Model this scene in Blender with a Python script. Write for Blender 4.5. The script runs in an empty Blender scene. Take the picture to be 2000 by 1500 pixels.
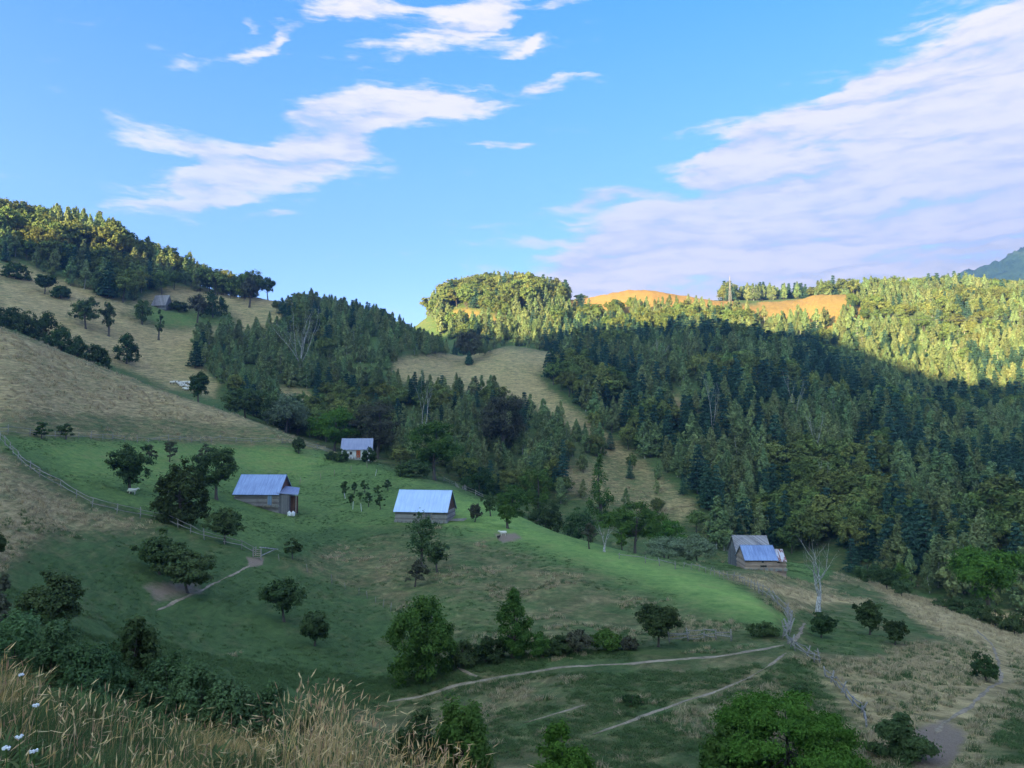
import bpy, math, random
import numpy as np
from mathutils import Vector, Matrix
R = math.radians
rng = np.random.default_rng(7)
random.seed(7)
sc = bpy.context.scene
COL = sc.collection

# ------------------------------------------------------------------ camera
F = 1500.0            # focal length in photo pixels (photo 2000 x 1500)
PITCH = math.atan(79 / F)
cam_d = bpy.data.cameras.new("camera"); cam = bpy.data.objects.new("camera", cam_d)
COL.objects.link(cam); sc.camera = cam
cam_d.sensor_width = 36.0; cam_d.lens = 27.0
cam_d.clip_start = 0.1; cam_d.clip_end = 30000
cam.location = (0, 0, 0); cam.rotation_euler = (R(90) + PITCH, 0, 0)
sc.render.resolution_x = 1024; sc.render.resolution_y = 768

# ------------------------------------------------------------------ light
SUN_EL = R(9.5)
SX, SY = -0.62, -0.785           # horizontal direction towards the sun (behind the camera, to its left)
sl = bpy.data.lights.new("sun", 'SUN'); so = bpy.data.objects.new("sun", sl); COL.objects.link(so)
sl.energy = 5.0; sl.angle = R(0.5); sl.color = (1.0, 0.79, 0.42)
sdir = Vector((SX * math.cos(SUN_EL), SY * math.cos(SUN_EL), math.sin(SUN_EL))).normalized()
so.rotation_euler = sdir.to_track_quat('Z', 'Y').to_euler()

sc.view_settings.view_transform = 'Standard'; sc.view_settings.look = 'None'
sc.view_settings.exposure = 3.45; sc.view_settings.gamma = 1.0

def pix_dir(px, py):
    x = (px - 1000.0) / F; y = (750.0 - py) / F
    c, s = math.cos(PITCH), math.sin(PITCH)
    dx = x; dy = c - s * y; dz = s + c * y
    h = np.hypot(dx, dy)
    return np.arctan2(dx, dy), dz / h
def project(x, y, z):
    c, s = math.cos(PITCH), math.sin(PITCH)
    d = y * c + z * s; u = -y * s + z * c
    dd = np.where(d > 0.01, d, 0.01)
    return 1000 + F * x / dd, 750 - F * u / dd, d

# world: nishita sky with thin late-afternoon clouds
W = bpy.data.worlds.new("World"); sc.world = W; W.use_nodes = True
nt = W.node_tree; nt.nodes.clear()
class NB:
    def __init__(s, nt): s.nt = nt
    def n(s, t, **kw):
        n = s.nt.nodes.new(t)
        for k, v in kw.items(): setattr(n, k, v)
        return n
    def l(s, a, b): s.nt.links.new(a, b)
    def m(s, op, a, b=None, c=None, clamp=False):
        n = s.n('ShaderNodeMath', operation=op, use_clamp=clamp)
        for i, v in enumerate((a, b, c)):
            if v is None: continue
            if isinstance(v, (int, float)): n.inputs[i].default_value = v
            else: s.l(v, n.inputs[i])
        return n.outputs[0]
    def mix(s, f, a, b, bt='MIX'):
        n = s.n('ShaderNodeMix', data_type='RGBA', blend_type=bt)
        for i, v in ((0, f), (6, a), (7, b)):
            if isinstance(v, (int, float)): n.inputs[i].default_value = v
            elif isinstance(v, (tuple, list)): n.inputs[i].default_value = (*v[:3], 1)
            else: s.l(v, n.inputs[i])
        return n.outputs[2]
    def noise(s, vec, scale, detail=4, rough=.55, out='Fac', dist=0.0):
        n = s.n('ShaderNodeTexNoise')
        if vec is not None: s.l(vec, n.inputs['Vector'])
        n.inputs['Scale'].default_value = scale; n.inputs['Detail'].default_value = detail
        n.inputs['Roughness'].default_value = rough; n.inputs['Distortion'].default_value = dist
        return n.outputs[out]
    def mapv(s, vec, scale=(1, 1, 1), rot=(0, 0, 0), loc=(0, 0, 0), vt='POINT'):
        n = s.n('ShaderNodeMapping', vector_type=vt)
        s.l(vec, n.inputs['Vector'])
        n.inputs['Scale'].default_value = scale; n.inputs['Rotation'].default_value = rot; n.inputs['Location'].default_value = loc
        return n.outputs[0]
    def rng(s, v, a, b, c=0.0, d=1.0, smooth=False):
        n = s.n('ShaderNodeMapRange'); n.clamp = True
        if smooth: n.interpolation_type = 'SMOOTHSTEP'
        s.l(v, n.inputs[0])
        for i, k in enumerate((a, b, c, d)): n.inputs[i + 1].default_value = k
        return n.outputs[0]
b = NB(nt)
sky = b.n('ShaderNodeTexSky', sky_type='NISHITA')
sky.sun_disc = False; sky.sun_elevation = SUN_EL; sky.sun_rotation = math.atan2(SX, SY)
sky.altitude = 900; sky.air_density = 1.0; sky.dust_density = 0.3; sky.ozone_density = 2.0
tc = b.n('ShaderNodeTexCoord'); sep = b.n('ShaderNodeSeparateXYZ'); b.l(tc.outputs['Generated'], sep.inputs[0])
az = b.m('ARCTAN2', sep.outputs[0], sep.outputs[1]); el = b.m('ARCSINE', sep.outputs[2])
cmb = b.n('ShaderNodeCombineXYZ'); b.l(az, cmb.inputs[0]); b.l(el, cmb.inputs[1])
base = cmb.outputs[0]
streak = b.mapv(base, scale=(1, 3.2, 1), rot=(0, 0, R(-13)))
wn = b.noise(streak, 5.0, 5, .6, 'Color')
wsub = b.n('ShaderNodeVectorMath', operation='SUBTRACT'); b.l(wn, wsub.inputs[0]); wsub.inputs[1].default_value = (.5, .5, .5)
wscl = b.n('ShaderNodeVectorMath', operation='MULTIPLY'); b.l(wsub.outputs[0], wscl.inputs[0]); wscl.inputs[1].default_value = (.22, .07, 0)
wadd = b.n('ShaderNodeVectorMath', operation='ADD'); b.l(base, wadd.inputs[0]); b.l(wscl.outputs[0], wadd.inputs[1])
CLOUDS = [(790, 215, 150, 32, 6, 1), (620, 262, 165, 40, 17, 1), (510, 335, 190, 40, 16, 1), (390, 288, 120, 15, -2, .75), (380, 372, 95, 26, 22, .75),
          (530, 420, 60, 9, 6, .7), (230, 392, 40, 9, 2, .5), (700, 8, 90, 26, 0, .8), (900, 32, 165, 38, 20, 1), (560, 75, 120, 15, 24, .8), (515, 50, 30, 9, 30, .6),
          (1000, 92, 50, 11, 18, .7), (1060, 168, 90, 16, 10, .7), (1010, 293, 60, 10, 5, .8), (1145, 44, 45, 9, 0, .5), (1110, 5, 60, 14, 0, .7),
          (1540, 255, 165, 42, 18, 1), (1530, 300, 110, 34, 8, 1), (1800, 170, 330, 44, 22, 1.0), (1900, 240, 420, 75, 20, 1.1), (1800, 350, 420, 95, 14, 1.2),
          (1500, 400, 430, 42, 5, 1), (1170, 385, 100, 14, 3, .7), (1450, 458, 370, 34, 8, 1), (1850, 470, 500, 75, 6, 1.2), (1400, 540, 340, 34, 4, 1.1), (1250, 520, 170, 24, 16, 1), (2050, 20, 70, 30, 10, .7),
          (2300, 300, 420, 220, 10, 1.2), (1700, 560, 600, 32, 0, .9)]
acc = None
for (cx, cy, hx, hy, rot, wgt) in CLOUDS:
    a0, t0 = pix_dir(cx, cy); e0 = math.atan(t0)
    mp = b.mapv(wadd.outputs[0], loc=(float(a0), e0, 0), rot=(0, 0, R(rot)), scale=(hx / 1450, hy / 1450, 1), vt='TEXTURE')
    g = b.n('ShaderNodeVectorMath', operation='DOT_PRODUCT'); b.l(mp, g.inputs[0]); b.l(mp, g.inputs[1])
    v = b.m('MULTIPLY', b.m('POWER', 2.718, b.m('MULTIPLY', g.outputs['Value'], -1.0)), float(wgt))
    acc = v if acc is None else b.m('ADD', acc, v)
fine = b.noise(streak, 22.0, 7, .62); big = b.noise(streak, 7.0, 4, .55)
acc = b.m('MINIMUM', acc, .95)
band = b.noise(b.mapv(wadd.outputs[0], scale=(1.3, 13, 1), rot=(0, 0, R(-17))), 3.2, 5, .6)
dens = b.m('ADD', acc, b.m('ADD', b.m('MULTIPLY', b.m('SUBTRACT', fine, .5), .9), b.m('MULTIPLY', b.m('SUBTRACT', band, .5), 1.9)))
dens = b.m('ADD', dens, b.m('MULTIPLY', b.m('SUBTRACT', big, .5), .9))
cov = b.rng(dens, .25, .88, 0, .96, True)
shade = b.rng(b.m('ADD', b.m('MULTIPLY', acc, -.16), b.m('ADD', b.m('MULTIPLY', band, 1.5), b.m('MULTIPLY', fine, .7))), .70, 1.12, 0, 1, True)
CL_DARK, CL_LIT = (0.88, 0.84, 0.95), (1.34, 1.16, 1.14)
ccol = b.mix(shade, CL_DARK, CL_LIT)
ccol = b.mix(1.0, ccol, (1.80, 1.80, 1.80), 'MULTIPLY')
SKY_GAIN = (1.0, 1.0, 1.0)
tint = b.mix(b.rng(el, -.02, .55, 0, 1), (.80, .69, .98), (0.12, .50, 1.10))
skyc = b.mix(1.0, sky.outputs[0], tint, 'MULTIPLY')
out = b.mix(cov, skyc, ccol)
# unseen cloud sheet added as fill light, overhead and behind the camera
fill_cov = b.rng(b.m('ADD', b.m('MULTIPLY', sep.outputs[1], -1.0), b.m('MULTIPLY', sep.outputs[2], .75)), .15, .6, 0, 1, True)
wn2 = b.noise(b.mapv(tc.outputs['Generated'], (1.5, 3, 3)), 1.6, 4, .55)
out = b.mix(b.m('MULTIPLY', fill_cov, b.rng(wn2, .35, .60, .15, .75, True)), out, (2.9, 3.05, 3.3))
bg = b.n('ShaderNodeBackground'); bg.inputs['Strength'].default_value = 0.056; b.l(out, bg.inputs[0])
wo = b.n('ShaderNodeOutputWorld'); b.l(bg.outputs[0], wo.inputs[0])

# ------------------------------------------------------------------ terrain height field
# columns over the picture: each knot (row in photo, distance in metres); the ground runs through these points
KN = {
 -500: [(1430,5.3),(1350,12),(1130,40),(960,60),(800,92),(720,118),(560,200),(575,215),(570,240),(500,290),(430,370),(470,420),(520,500),(560,620)],
 -150: [(1430,5.3),(1420,12),(1220,38),(1090,58),(930,84),(840,112),(600,200),(615,215),(605,238),(530,292),(440,370),(480,420),(520,500),(560,620)],
 0:    [(1430,5.3),(1460,12),(1260,38),(1120,58),(960,82),(860,112),(640,200),(660,215),(648,238),(548,295),(440,370),(470,420),(520,500),(560,620)],
 150:  [(1470,5.3),(1510,12),(1290,38),(1170,58),(1020,82),(862,128),(700,195),(715,212),(700,236),(565,300),(455,372),(490,420),(540,500),(570,620)],
 300:  [(1500,5.3),(1550,12),(1340,38),(1220,58),(1040,86),(862,148),(755,190),(770,210),(750,235),(600,305),(520,365),(560,420),(600,500),(620,620)],
 450:  [(1530,5.3),(1580,12),(1380,38),(1270,56),(1070,87),(900,155),(805,186),(815,205),(780,232),(650,290),(578,350),(620,410),(660,500),(680,620)],
 560:  [(1540,5.0),(1610,12),(1410,37),(1300,54),(1090,88),(940,150),(846,180),(855,200),(835,225),(690,280),(592,335),(640,400),(680,500),(690,620)],
 650:  [(1560,5.0),(1640,12),(1440,36),(1330,52),(1120,87),(950,146),(882,174),(888,192),(865,215),(740,265),(612,325),(660,400),(680,500),(690,620)],
 730:  [(1600,5.0),(1660,12),(1470,36),(1350,51),(1150,81),(960,140),(902,168),(908,182),(885,205),(760,250),(628,320),(670,390),(680,490),(690,620)],
 800:  [(1600,5.0),(1670,12),(1490,35),(1350,50),(1160,76),(1022,114),(925,154),(932,170),(905,195),(770,245),(668,310),(680,385),(645,470),(680,620)],
 900:  [(1650,5.0),(1690,12),(1505,35),(1330,50),(1150,75),(1035,108),(955,142),(968,156),(945,185),(790,240),(700,305),(690,370),(578,482),(640,620)],
 1000: [(1700,5.0),(1720,12),(1512,34),(1318,50),(1180,70),(1085,92),(1003,128),(1016,143),(1005,172),(830,235),(676,312),(690,355),(566,486),(630,620)],
 1100: [(1700,4.6),(1620,12),(1515,34),(1304,50),(1200,66),(1115,82),(1046,110),(1060,128),(1050,162),(850,228),(692,302),(690,350),(588,484),(630,620)],
 1250: [(1760,4.6),(1640,12),(1515,34),(1294,51),(1215,64),(1150,76),(1091,98),(1092,130),(1085,158),(930,215),(685,315),(685,355),(568,480),(620,620)],
 1400: [(1800,4.6),(1660,12),(1515,34),(1280,53),(1222,62),(1175,71),(1128,88),(1100,142),(1108,165),(940,210),(680,320),(680,356),(590,478),(600,600)],
 1500: [(1830,4.6),(1660,12),(1515,34),(1264,55),(1235,60),(1205,66),(1166,78),(1092,152),(1105,178),(960,212),(700,318),(700,356),(602,478),(592,570)],
 1545: [(1850,4.6),(1660,12),(1515,34),(1258,56),(1247,59),(1238,62),(1213,70),(1098,150),(1110,175),(970,212),(715,315),(705,356),(596,478),(592,570)],
 1600: [(1860,4.6),(1660,12),(1515,34),(1300,52),(1262,60),(1228,69),(1200,82),(1108,146),(1120,170),(980,208),(735,312),(722,352),(576,474),(592,570)],
 1700: [(1900,4.6),(1660,12),(1515,34),(1325,51),(1266,62),(1225,76),(1188,95),(1137,138),(1150,163),(1000,202),(778,306),(765,345),(578,478),(592,590)],
 1850: [(1950,4.6),(1660,12),(1515,35),(1345,52),(1282,65),(1237,81),(1208,98),(1186,128),(1192,152),(1040,195),(828,298),(805,338),(592,488),(580,620)],
 2000: [(1980,4.6),(1660,12),(1515,36),(1360,54),(1310,67),(1275,83),(1252,100),(1238,122),(1242,147),(1060,190),(845,294),(805,334),(600,498),(585,620)],
 2500: [(2000,4.6),(1660,12),(1515,38),(1420,56),(1390,68),(1375,83),(1365,100),(1360,122),(1340,150),(1140,200),(850,300),(800,340),(600,510),(580,640)],
}
K = len(next(iter(KN.values())))
kpx = np.array(sorted(KN))
kaz = np.zeros((K, len(kpx))); kt = np.zeros_like(kaz); kr = np.zeros_like(kaz)
for i, p in enumerate(kpx):
    for k, (py, r_) in enumerate(KN[p]):
        a_, t_ = pix_dir(float(p), float(py)); kaz[k, i] = a_; kt[k, i] = t_; kr[k, i] = r_
def slopes(x, y):
    h = np.diff(x, axis=0); d = np.diff(y, axis=0) / h
    m = np.zeros_like(y)
    w1 = 2 * h[1:] + h[:-1]; w2 = h[1:] + 2 * h[:-1]
    same = d[:-1] * d[1:] > 0
    with np.errstate(divide='ignore', invalid='ignore'):
        mm = (w1 + w2) / (w1 / d[:-1] + w2 / d[1:])
    m[1:-1] = np.where(same, mm, 0); m[0] = d[0]; m[-1] = d[-1]
    return m
def pchip(x, y, q):
    m = slopes(x[:, None], y[:, None])[:, 0]
    q = np.clip(q, x[0], x[-1]); i = np.clip(np.searchsorted(x, q) - 1, 0, len(x) - 2)
    h = x[i + 1] - x[i]; t = (q - x[i]) / h
    return (2*t**3 - 3*t**2 + 1)*y[i] + (t**3 - 2*t**2 + t)*h*m[i] + (-2*t**3 + 3*t**2)*y[i+1] + (t**3 - t**2)*h*m[i+1]
# azimuth and range grid
pxs = np.arange(-420, 2420, 2.5)
azf = np.arctan((pxs - 1000) / F)
azl = np.linspace(-math.pi, azf[0], 90)[:-1]; azr = np.linspace(azf[-1], math.pi, 90)[1:]
AZ = np.concatenate([azl, azf, azr])
RR = np.concatenate([np.geomspace(0.6, 700, 470), np.geomspace(720, 1400, 12)])
knR = np.stack([pchip(kaz[k], kr[k], AZ) for k in range(K)])
knT = np.stack([pchip(kaz[k], kt[k], AZ) for k in range(K)])
knZ = knT * knR
def vnoise(x, y, seed=0):
    xi = np.floor(x).astype(np.int64); yi = np.floor(y).astype(np.int64); fx = x - xi; fy = y - yi
    def h(a, c):
        n = (a * 374761393 + c * 668265263 + seed * 974634777) & 0x7fffffff
        n = ((n ^ (n >> 13)) * 1274126177) & 0x7fffffff
        return ((n ^ (n >> 16)) & 0xffff) / 65535.0
    fx = fx*fx*(3-2*fx); fy = fy*fy*(3-2*fy)
    return (h(xi, yi)*(1-fx) + h(xi+1, yi)*fx)*(1-fy) + (h(xi, yi+1)*(1-fx) + h(xi+1, yi+1)*fx)*fy
def fbm(x, y, o=4, seed=0):
    s = 0; a = 1; n = 0
    for k in range(o): s = s + a*(vnoise(x*2**k, y*2**k, seed+k) - .5); n += a; a *= .5
    return s / n * 2
# ridge behind the camera that keeps the valley in shade; its crest follows from where the shade ends on the slopes
UX, UY = -SY, SX      # axis along the ridge
TE = math.tan(SUN_EL); S_R = 340.0
marks = [(0, 640, 366), (120, 635, 362), (250, 620, 362), (400, 595, 352), (500, 515, 332), (620, 545, 312), (960, 672, 400), (1250, 676, 385), (1500, 672, 405), (1600, 665, 405), (1700, 700, 385), (1800, 735, 372), (2000, 775, 352)]
mu, mh = [], []
for px, py, r_ in marks:
    a_, t_ = pix_dir(px, py); x_, y_ = r_*math.sin(a_), r_*math.cos(a_)
    s_ = x_*SX + y_*SY; mu.append(x_*UX + y_*UY); mh.append(t_*r_ + TE*(S_R - s_))
o_ = np.argsort(mu); mu = np.array(mu)[o_]; mh = np.array(mh)[o_]
print("ridge", np.round(mu), np.round(mh))
def ridge(u):
    return np.interp(u, mu, mh)
X, Y = np.sin(AZ)[:, None]*RR[None, :], np.cos(AZ)[:, None]*RR[None, :]
Sg = X*SX + Y*SY; Ug = X*UX + Y*UY
sm = lambda t: np.clip(t, 0, 1)**2*(3 - 2*np.clip(t, 0, 1))
# smooth the crest line a little
uu = np.linspace(-600, 200, 400); hh = ridge(uu); ker = np.hanning(21); ker /= ker.sum(); hh = np.convolve(np.pad(hh, 10, 'edge'), ker, 'valid')
Hc = np.interp(Ug, uu, hh)
bgz = np.where(Sg > 0, -1.7 + (Hc + 1.7)*sm(Sg/S_R) - np.clip(Sg - S_R, 0, 600)*.12, -1.7 - 22*sm(-Sg/120)) - 0.0
bgz = bgz - np.where(Sg < S_R*.98, 3.0*sm(Sg/60), 0)*0
Zg = np.zeros_like(X)
for j in range(len(AZ)):
    x = np.concatenate([[0.3], knR[:, j], [1100, 5000]])
    z = np.concatenate([[-1.62], knZ[:, j], [knZ[-1, j] - 60, knZ[-1, j] - 160]])
    Zg[j] = pchip(x, z, RR)
wblend = sm((np.abs(AZ) - R(41)) / R(20))[:, None]
Zg = Zg*(1 - wblend) + bgz*wblend
amp = np.clip((RR - 8)/60, 0, 1)*0.22 + np.clip((RR - 150)/300, 0, 1)*1.2
Zg = Zg + fbm(X/9, Y/9, 4, 3)*amp[None, :] + fbm(X/2.2, Y/2.2, 3, 9)*0.035
lR = np.log(RR)
def Z(x, y):
    x = np.asarray(x, float); y = np.asarray(y, float)
    a = np.arctan2(x, y); r_ = np.hypot(x, y)
    fi = np.clip(np.interp(a, AZ, np.arange(len(AZ))), 0, len(AZ) - 1.001); fj = np.clip(np.interp(np.log(np.maximum(r_, .61)), lR, np.arange(len(RR))), 0, len(RR) - 1.001)
    i = fi.astype(int); j = fj.astype(int); u = fi - i; v = fj - j
    return (Zg[i, j]*(1-v) + Zg[i, j+1]*v)*(1-u) + (Zg[i+1, j]*(1-v) + Zg[i+1, j+1]*v)*u
def at(px, py, rmin=30, rmax=650):
    a_, t_ = pix_dir(px, py)
    rs = np.geomspace(rmin, rmax, 2500); xs, ys = rs*math.sin(a_), rs*math.cos(a_)
    zz = Z(xs, ys); hit = np.nonzero(zz >= t_*rs)[0]
    k = hit[0] if len(hit) else int(np.argmin(t_*rs - zz))
    return Vector((xs[k], ys[k], zz[k]))
def at_r(px, r_, dz=0):
    a_ = math.atan((px - 1000)/F); x, y = r_*math.sin(a_), r_*math.cos(a_)
    return Vector((x, y, float(Z(x, y)) + dz))

# ------------------------------------------------------------------ mesh helpers
def tag(o, label=None, cat=None, group=None, kind=None):
    if label: o['label'] = label
    if cat: o['category'] = cat
    if group: o['group'] = group
    if kind: o['kind'] = kind
    return o
def empty(name, loc, rz=0, **kw):
    o = bpy.data.objects.new(name, None); COL.objects.link(o); o.location = loc; o.rotation_euler = (0, 0, rz); o.empty_display_size = .3
    return tag(o, **kw)
def mesh_np(name, V, Fc, nper, mats=(), mi=None, attrs=None, smooth=False):
    """V (n,3); Fc flat loop indices; nper verts per face (int or array)"""
    me = bpy.data.meshes.new(name); V = np.asarray(V, np.float32); Fc = np.asarray(Fc, np.int32).ravel()
    nf = len(Fc)//nper if isinstance(nper, int) else len(nper)
    cnt = np.full(nf, nper, np.int32) if isinstance(nper, int) else np.asarray(nper, np.int32)
    me.vertices.add(len(V)); me.vertices.foreach_set('co', V.ravel())
    me.loops.add(len(Fc)); me.loops.foreach_set('vertex_index', Fc)
    me.polygons.add(nf); me.polygons.foreach_set('loop_start', np.concatenate([[0], np.cumsum(cnt)[:-1]]).astype(np.int32))
    for m in mats: me.materials.append(m)
    if mi is not None: me.polygons.foreach_set('material_index', np.asarray(mi, np.int32))
    me.update(calc_edges=True)
    if attrs:
        for k, (dom, val) in attrs.items():
            a_ = me.attributes.new(k, 'FLOAT', dom); a_.data.foreach_set('value', np.asarray(val, np.float32))
    me.polygons.foreach_set('use_smooth', np.full(nf, smooth, bool))
    return me
class MB:
    def __init__(s): s.v = []; s.f = []; s.mi = []; s.m = 0
    def add(s, vs, fs):
        o = len(s.v); s.v += [tuple(v) for v in vs]; s.f += [tuple(i + o for i in f) for f in fs]; s.mi += [s.m]*len(fs)
    def box(s, c, d, rot=None):
        c = Vector(c); h = [k/2 for k in d]; M = rot if rot is not None else Matrix.Identity(3)
        vs = [c + M @ Vector((x*h[0], y*h[1], z*h[2])) for x in (-1, 1) for y in (-1, 1) for z in (-1, 1)]
        s.add(vs, [(0, 1, 3, 2), (4, 6, 7, 5), (0, 4, 5, 1), (2, 3, 7, 6), (0, 2, 6, 4), (1, 5, 7, 3)])
    def tube(s, pts, rad, n=6, cap=True):
        pts = [Vector(p) for p in pts]; o = len(s.v); ring = []
        for i, p in enumerate(pts):
            t = (pts[min(i+1, len(pts)-1)] - pts[max(i-1, 0)]).normalized()
            a_ = t.cross(Vector((0.13, 0.99, 0.05))); a_ = a_.normalized() if a_.length > .05 else t.cross(Vector((1, 0, 0))).normalized(); c_ = t.cross(a_)
            r_ = rad[i] if isinstance(rad, (list, tuple)) else rad
            for k in range(n):
                th = 2*math.pi*k/n; s.v.append(tuple(p + a_*r_*math.cos(th) + c_*r_*math.sin(th)))
        for i in range(len(pts)-1):
            for k in range(n):
                q = o + i*n; s.f.append((q+k, q+(k+1) % n, q+n+(k+1) % n, q+n+k)); s.mi.append(s.m)
        if cap:
            s.f.append(tuple(o + n - 1 - k for k in range(n))); s.mi.append(s.m)
            s.f.append(tuple(o + (len(pts)-1)*n + k for k in range(n))); s.mi.append(s.m)
    def prism(s, poly, y0, y1):      # polygon in x,z extruded along y
        n = len(poly); vs = [(p[0], y0, p[1]) for p in poly] + [(p[0], y1, p[1]) for p in poly]
        s.add(vs, [tuple(range(n)), tuple(range(2*n-1, n-1, -1))] + [(i, i+n, (i+1) % n + n, (i+1) % n) for i in range(n)])
    def prismx(s, poly, x0, x1):     # polygon in y,z extruded along x
        n = len(poly); vs = [(x0, p[0], p[1]) for p in poly] + [(x1, p[0], p[1]) for p in poly]
        s.add(vs, [tuple(range(n-1, -1, -1)), tuple(range(n, 2*n))] + [(i, (i+1) % n, (i+1) % n + n, i+n) for i in range(n)])
    def mesh(s, name, mats, smooth=False):
        me = bpy.data.meshes.new(name); me.from_pydata(s.v, [], s.f)
        for m in (mats if isinstance(mats, (list, tuple)) else [mats]): me.materials.append(m)
        me.polygons.foreach_set('material_index', s.mi); me.polygons.foreach_set('use_smooth', [smooth]*len(s.f)); me.update()
        return me
    def build(s, name, mats, parent=None, smooth=False, **kw):
        o = bpy.data.objects.new(name, s.mesh(name, mats, smooth)); COL.objects.link(o)
        if parent is not None: o.parent = parent
        return tag(o, **kw)
def obj(name, me, parent=None, loc=None, **kw):
    o = bpy.data.objects.new(name, me); COL.objects.link(o)
    if parent is not None: o.parent = parent
    if loc is not None: o.location = loc
    return tag(o, **kw)

# ------------------------------------------------------------------ materials
def mat(name):
    m = bpy.data.materials.new(name); m.use_nodes = True; m.node_tree.nodes.clear(); return m, NB(m.node_tree)
def finish(m, b, col, rough=.85, bump=None, bstr=.3, metal=0.0, spec=.3, bdist=.05):
    p = b.n('ShaderNodeBsdfPrincipled'); o = b.n('ShaderNodeOutputMaterial'); b.l(p.outputs[0], o.inputs[0])
    if isinstance(col, tuple): p.inputs['Base Color'].default_value = (*col, 1)
    else: b.l(col, p.inputs['Base Color'])
    if isinstance(rough, (int, float)): p.inputs['Roughness'].default_value = rough
    else: b.l(rough, p.inputs['Roughness'])
    p.inputs['Metallic'].default_value = metal; p.inputs['Specular IOR Level'].default_value = spec
    if bump is not None:
        bm = b.n('ShaderNodeBump'); bm.inputs['Strength'].default_value = bstr; bm.inputs['Distance'].default_value = bdist
        b.l(bump, bm.inputs['Height']); b.l(bm.outputs[0], p.inputs['Normal'])
    return m
def foliage(name, c1, c2, transl=.35, vary=.5, ns=.25):
    m, b = mat(name)
    oi = b.n('ShaderNodeObjectInfo'); at_ = b.n('ShaderNodeAttribute', attribute_name='tint'); t = b.n('ShaderNodeTexCoord')
    geo = b.n('ShaderNodeNewGeometry')
    ns_ = b.noise(t.outputs['Object'], ns*4, 3, .6)
    f = b.m('ADD', b.m('MULTIPLY', at_.outputs['Fac'], .55), b.m('MULTIPLY', b.rng(ns_, .35, .65), .45))
    c = b.mix(f, c1, c2)
    tw = b.rng(b.noise(t.outputs['Object'], 1.1, 4, .65), .60, .72, 0, .35); c = b.mix(tw, c, tuple(x*k for x, k in zip(c1, (1.9, 1.1, .9))))
    wn_ = b.noise(geo.outputs['Position'], .012, 2, .5)
    rnd = b.m('ADD', b.m('MULTIPLY', oi.outputs['Random'], .8), b.m('MULTIPLY', b.rng(wn_, .35, .65), .2))
    hs = b.n('ShaderNodeHueSaturation'); b.l(c, hs.inputs['Color'])
    b.l(b.rng(rnd, 0, 1, .5 - .035*vary*2, .5 + .03*vary*2), hs.inputs['Hue'])
    wr = b.n('ShaderNodeTexWhiteNoise', noise_dimensions='1D'); b.l(oi.outputs['Random'], wr.inputs['W'])
    b.l(b.rng(wr.outputs['Value'], 0, 1, 1 - .45*vary, 1 + .55*vary), hs.inputs['Value'])
    hs.inputs['Saturation'].default_value = 1.0
    d = b.n('ShaderNodeBsdfDiffuse'); tr = b.n('ShaderNodeBsdfTranslucent'); mx = b.n('ShaderNodeMixShader'); o = b.n('ShaderNodeOutputMaterial')
    b.l(hs.outputs[0], d.inputs[0]); b.l(b.mix(1.0, hs.outputs[0], (1.05, 1.15, .6), 'MULTIPLY'), tr.inputs[0]); mx.inputs[0].default_value = transl
    b.l(d.outputs[0], mx.inputs[1]); b.l(tr.outputs[0], mx.inputs[2]); b.l(mx.outputs[0], o.inputs[0])
    return m
M = {}
M['birch'] = foliage('birch_leaves', (.100, .150, .076), (.232, .272, .104), transl=.20, vary=.6)
M['pine'] = foliage('pine_needles', (.030, .068, .054), (.066, .122, .082), vary=.5, transl=.2)
M['broad'] = foliage('broad_leaves', (.074, .106, .040), (.190, .222, .060), transl=.20, vary=.6)
M['dark'] = foliage('dark_leaves', (.036, .066, .028), (.085, .125, .048), vary=.5)
M['orchard'] = foliage('orchard_leaves', (.045, .080, .034), (.105, .150, .062), vary=.35)
M['lime'] = foliage('bright_leaves', (.055, .125, .022), (.115, .225, .040), vary=.12)
M['mid'] = foliage('mid_leaves', (0.05, 0.105, 0.026), (0.105, 0.18, 0.042), vary=.25)
M['willow'] = foliage('willow_leaves', (.130, .175, .110), (.23, .29, .18), vary=.2)
M['weed'] = foliage('weed_leaves', (.060, .115, .050), (.120, .190, .085), vary=.3)
M['purple'] = foliage('dull_leaves', (0.07, 0.078, 0.052), (0.12, 0.12, 0.08), vary=.3)
m, b = mat('bark'); t = b.n('ShaderNodeTexCoord'); v = b.mapv(t.outputs['Object'], (6, 6, 1.2))
n1 = b.noise(v, 3, 5, .6); M['bark'] = finish(m, b, b.mix(n1, (.035, .028, .022), (.12, .10, .085)), .95, n1, .8)
m, b = mat('pale_bark'); t = b.n('ShaderNodeTexCoord'); v = b.mapv(t.outputs['Object'], (5, 5, 2)); n1 = b.noise(v, 2, 5, .65)
M['deadwood'] = finish(m, b, b.mix(b.rng(n1, .35, .6), (.12, .11, .10), (.46, .44, .42)), .9, n1, .6)
m, b = mat('weathered_wood'); t = b.n('ShaderNodeTexCoord'); oi = b.n('ShaderNodeObjectInfo'); n1 = b.noise(b.mapv(t.outputs['Object'], (1.5, 9, 9)), 2, 5, .65)
c = b.mix(b.rng(n1, .3, .7), (.15, .135, .12), (.42, .39, .36)); c = b.mix(b.m('MULTIPLY', oi.outputs['Random'], .5), c, (.22, .19, .16))
M['rail'] = finish(m, b, c, .9, n1, .5)
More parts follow.
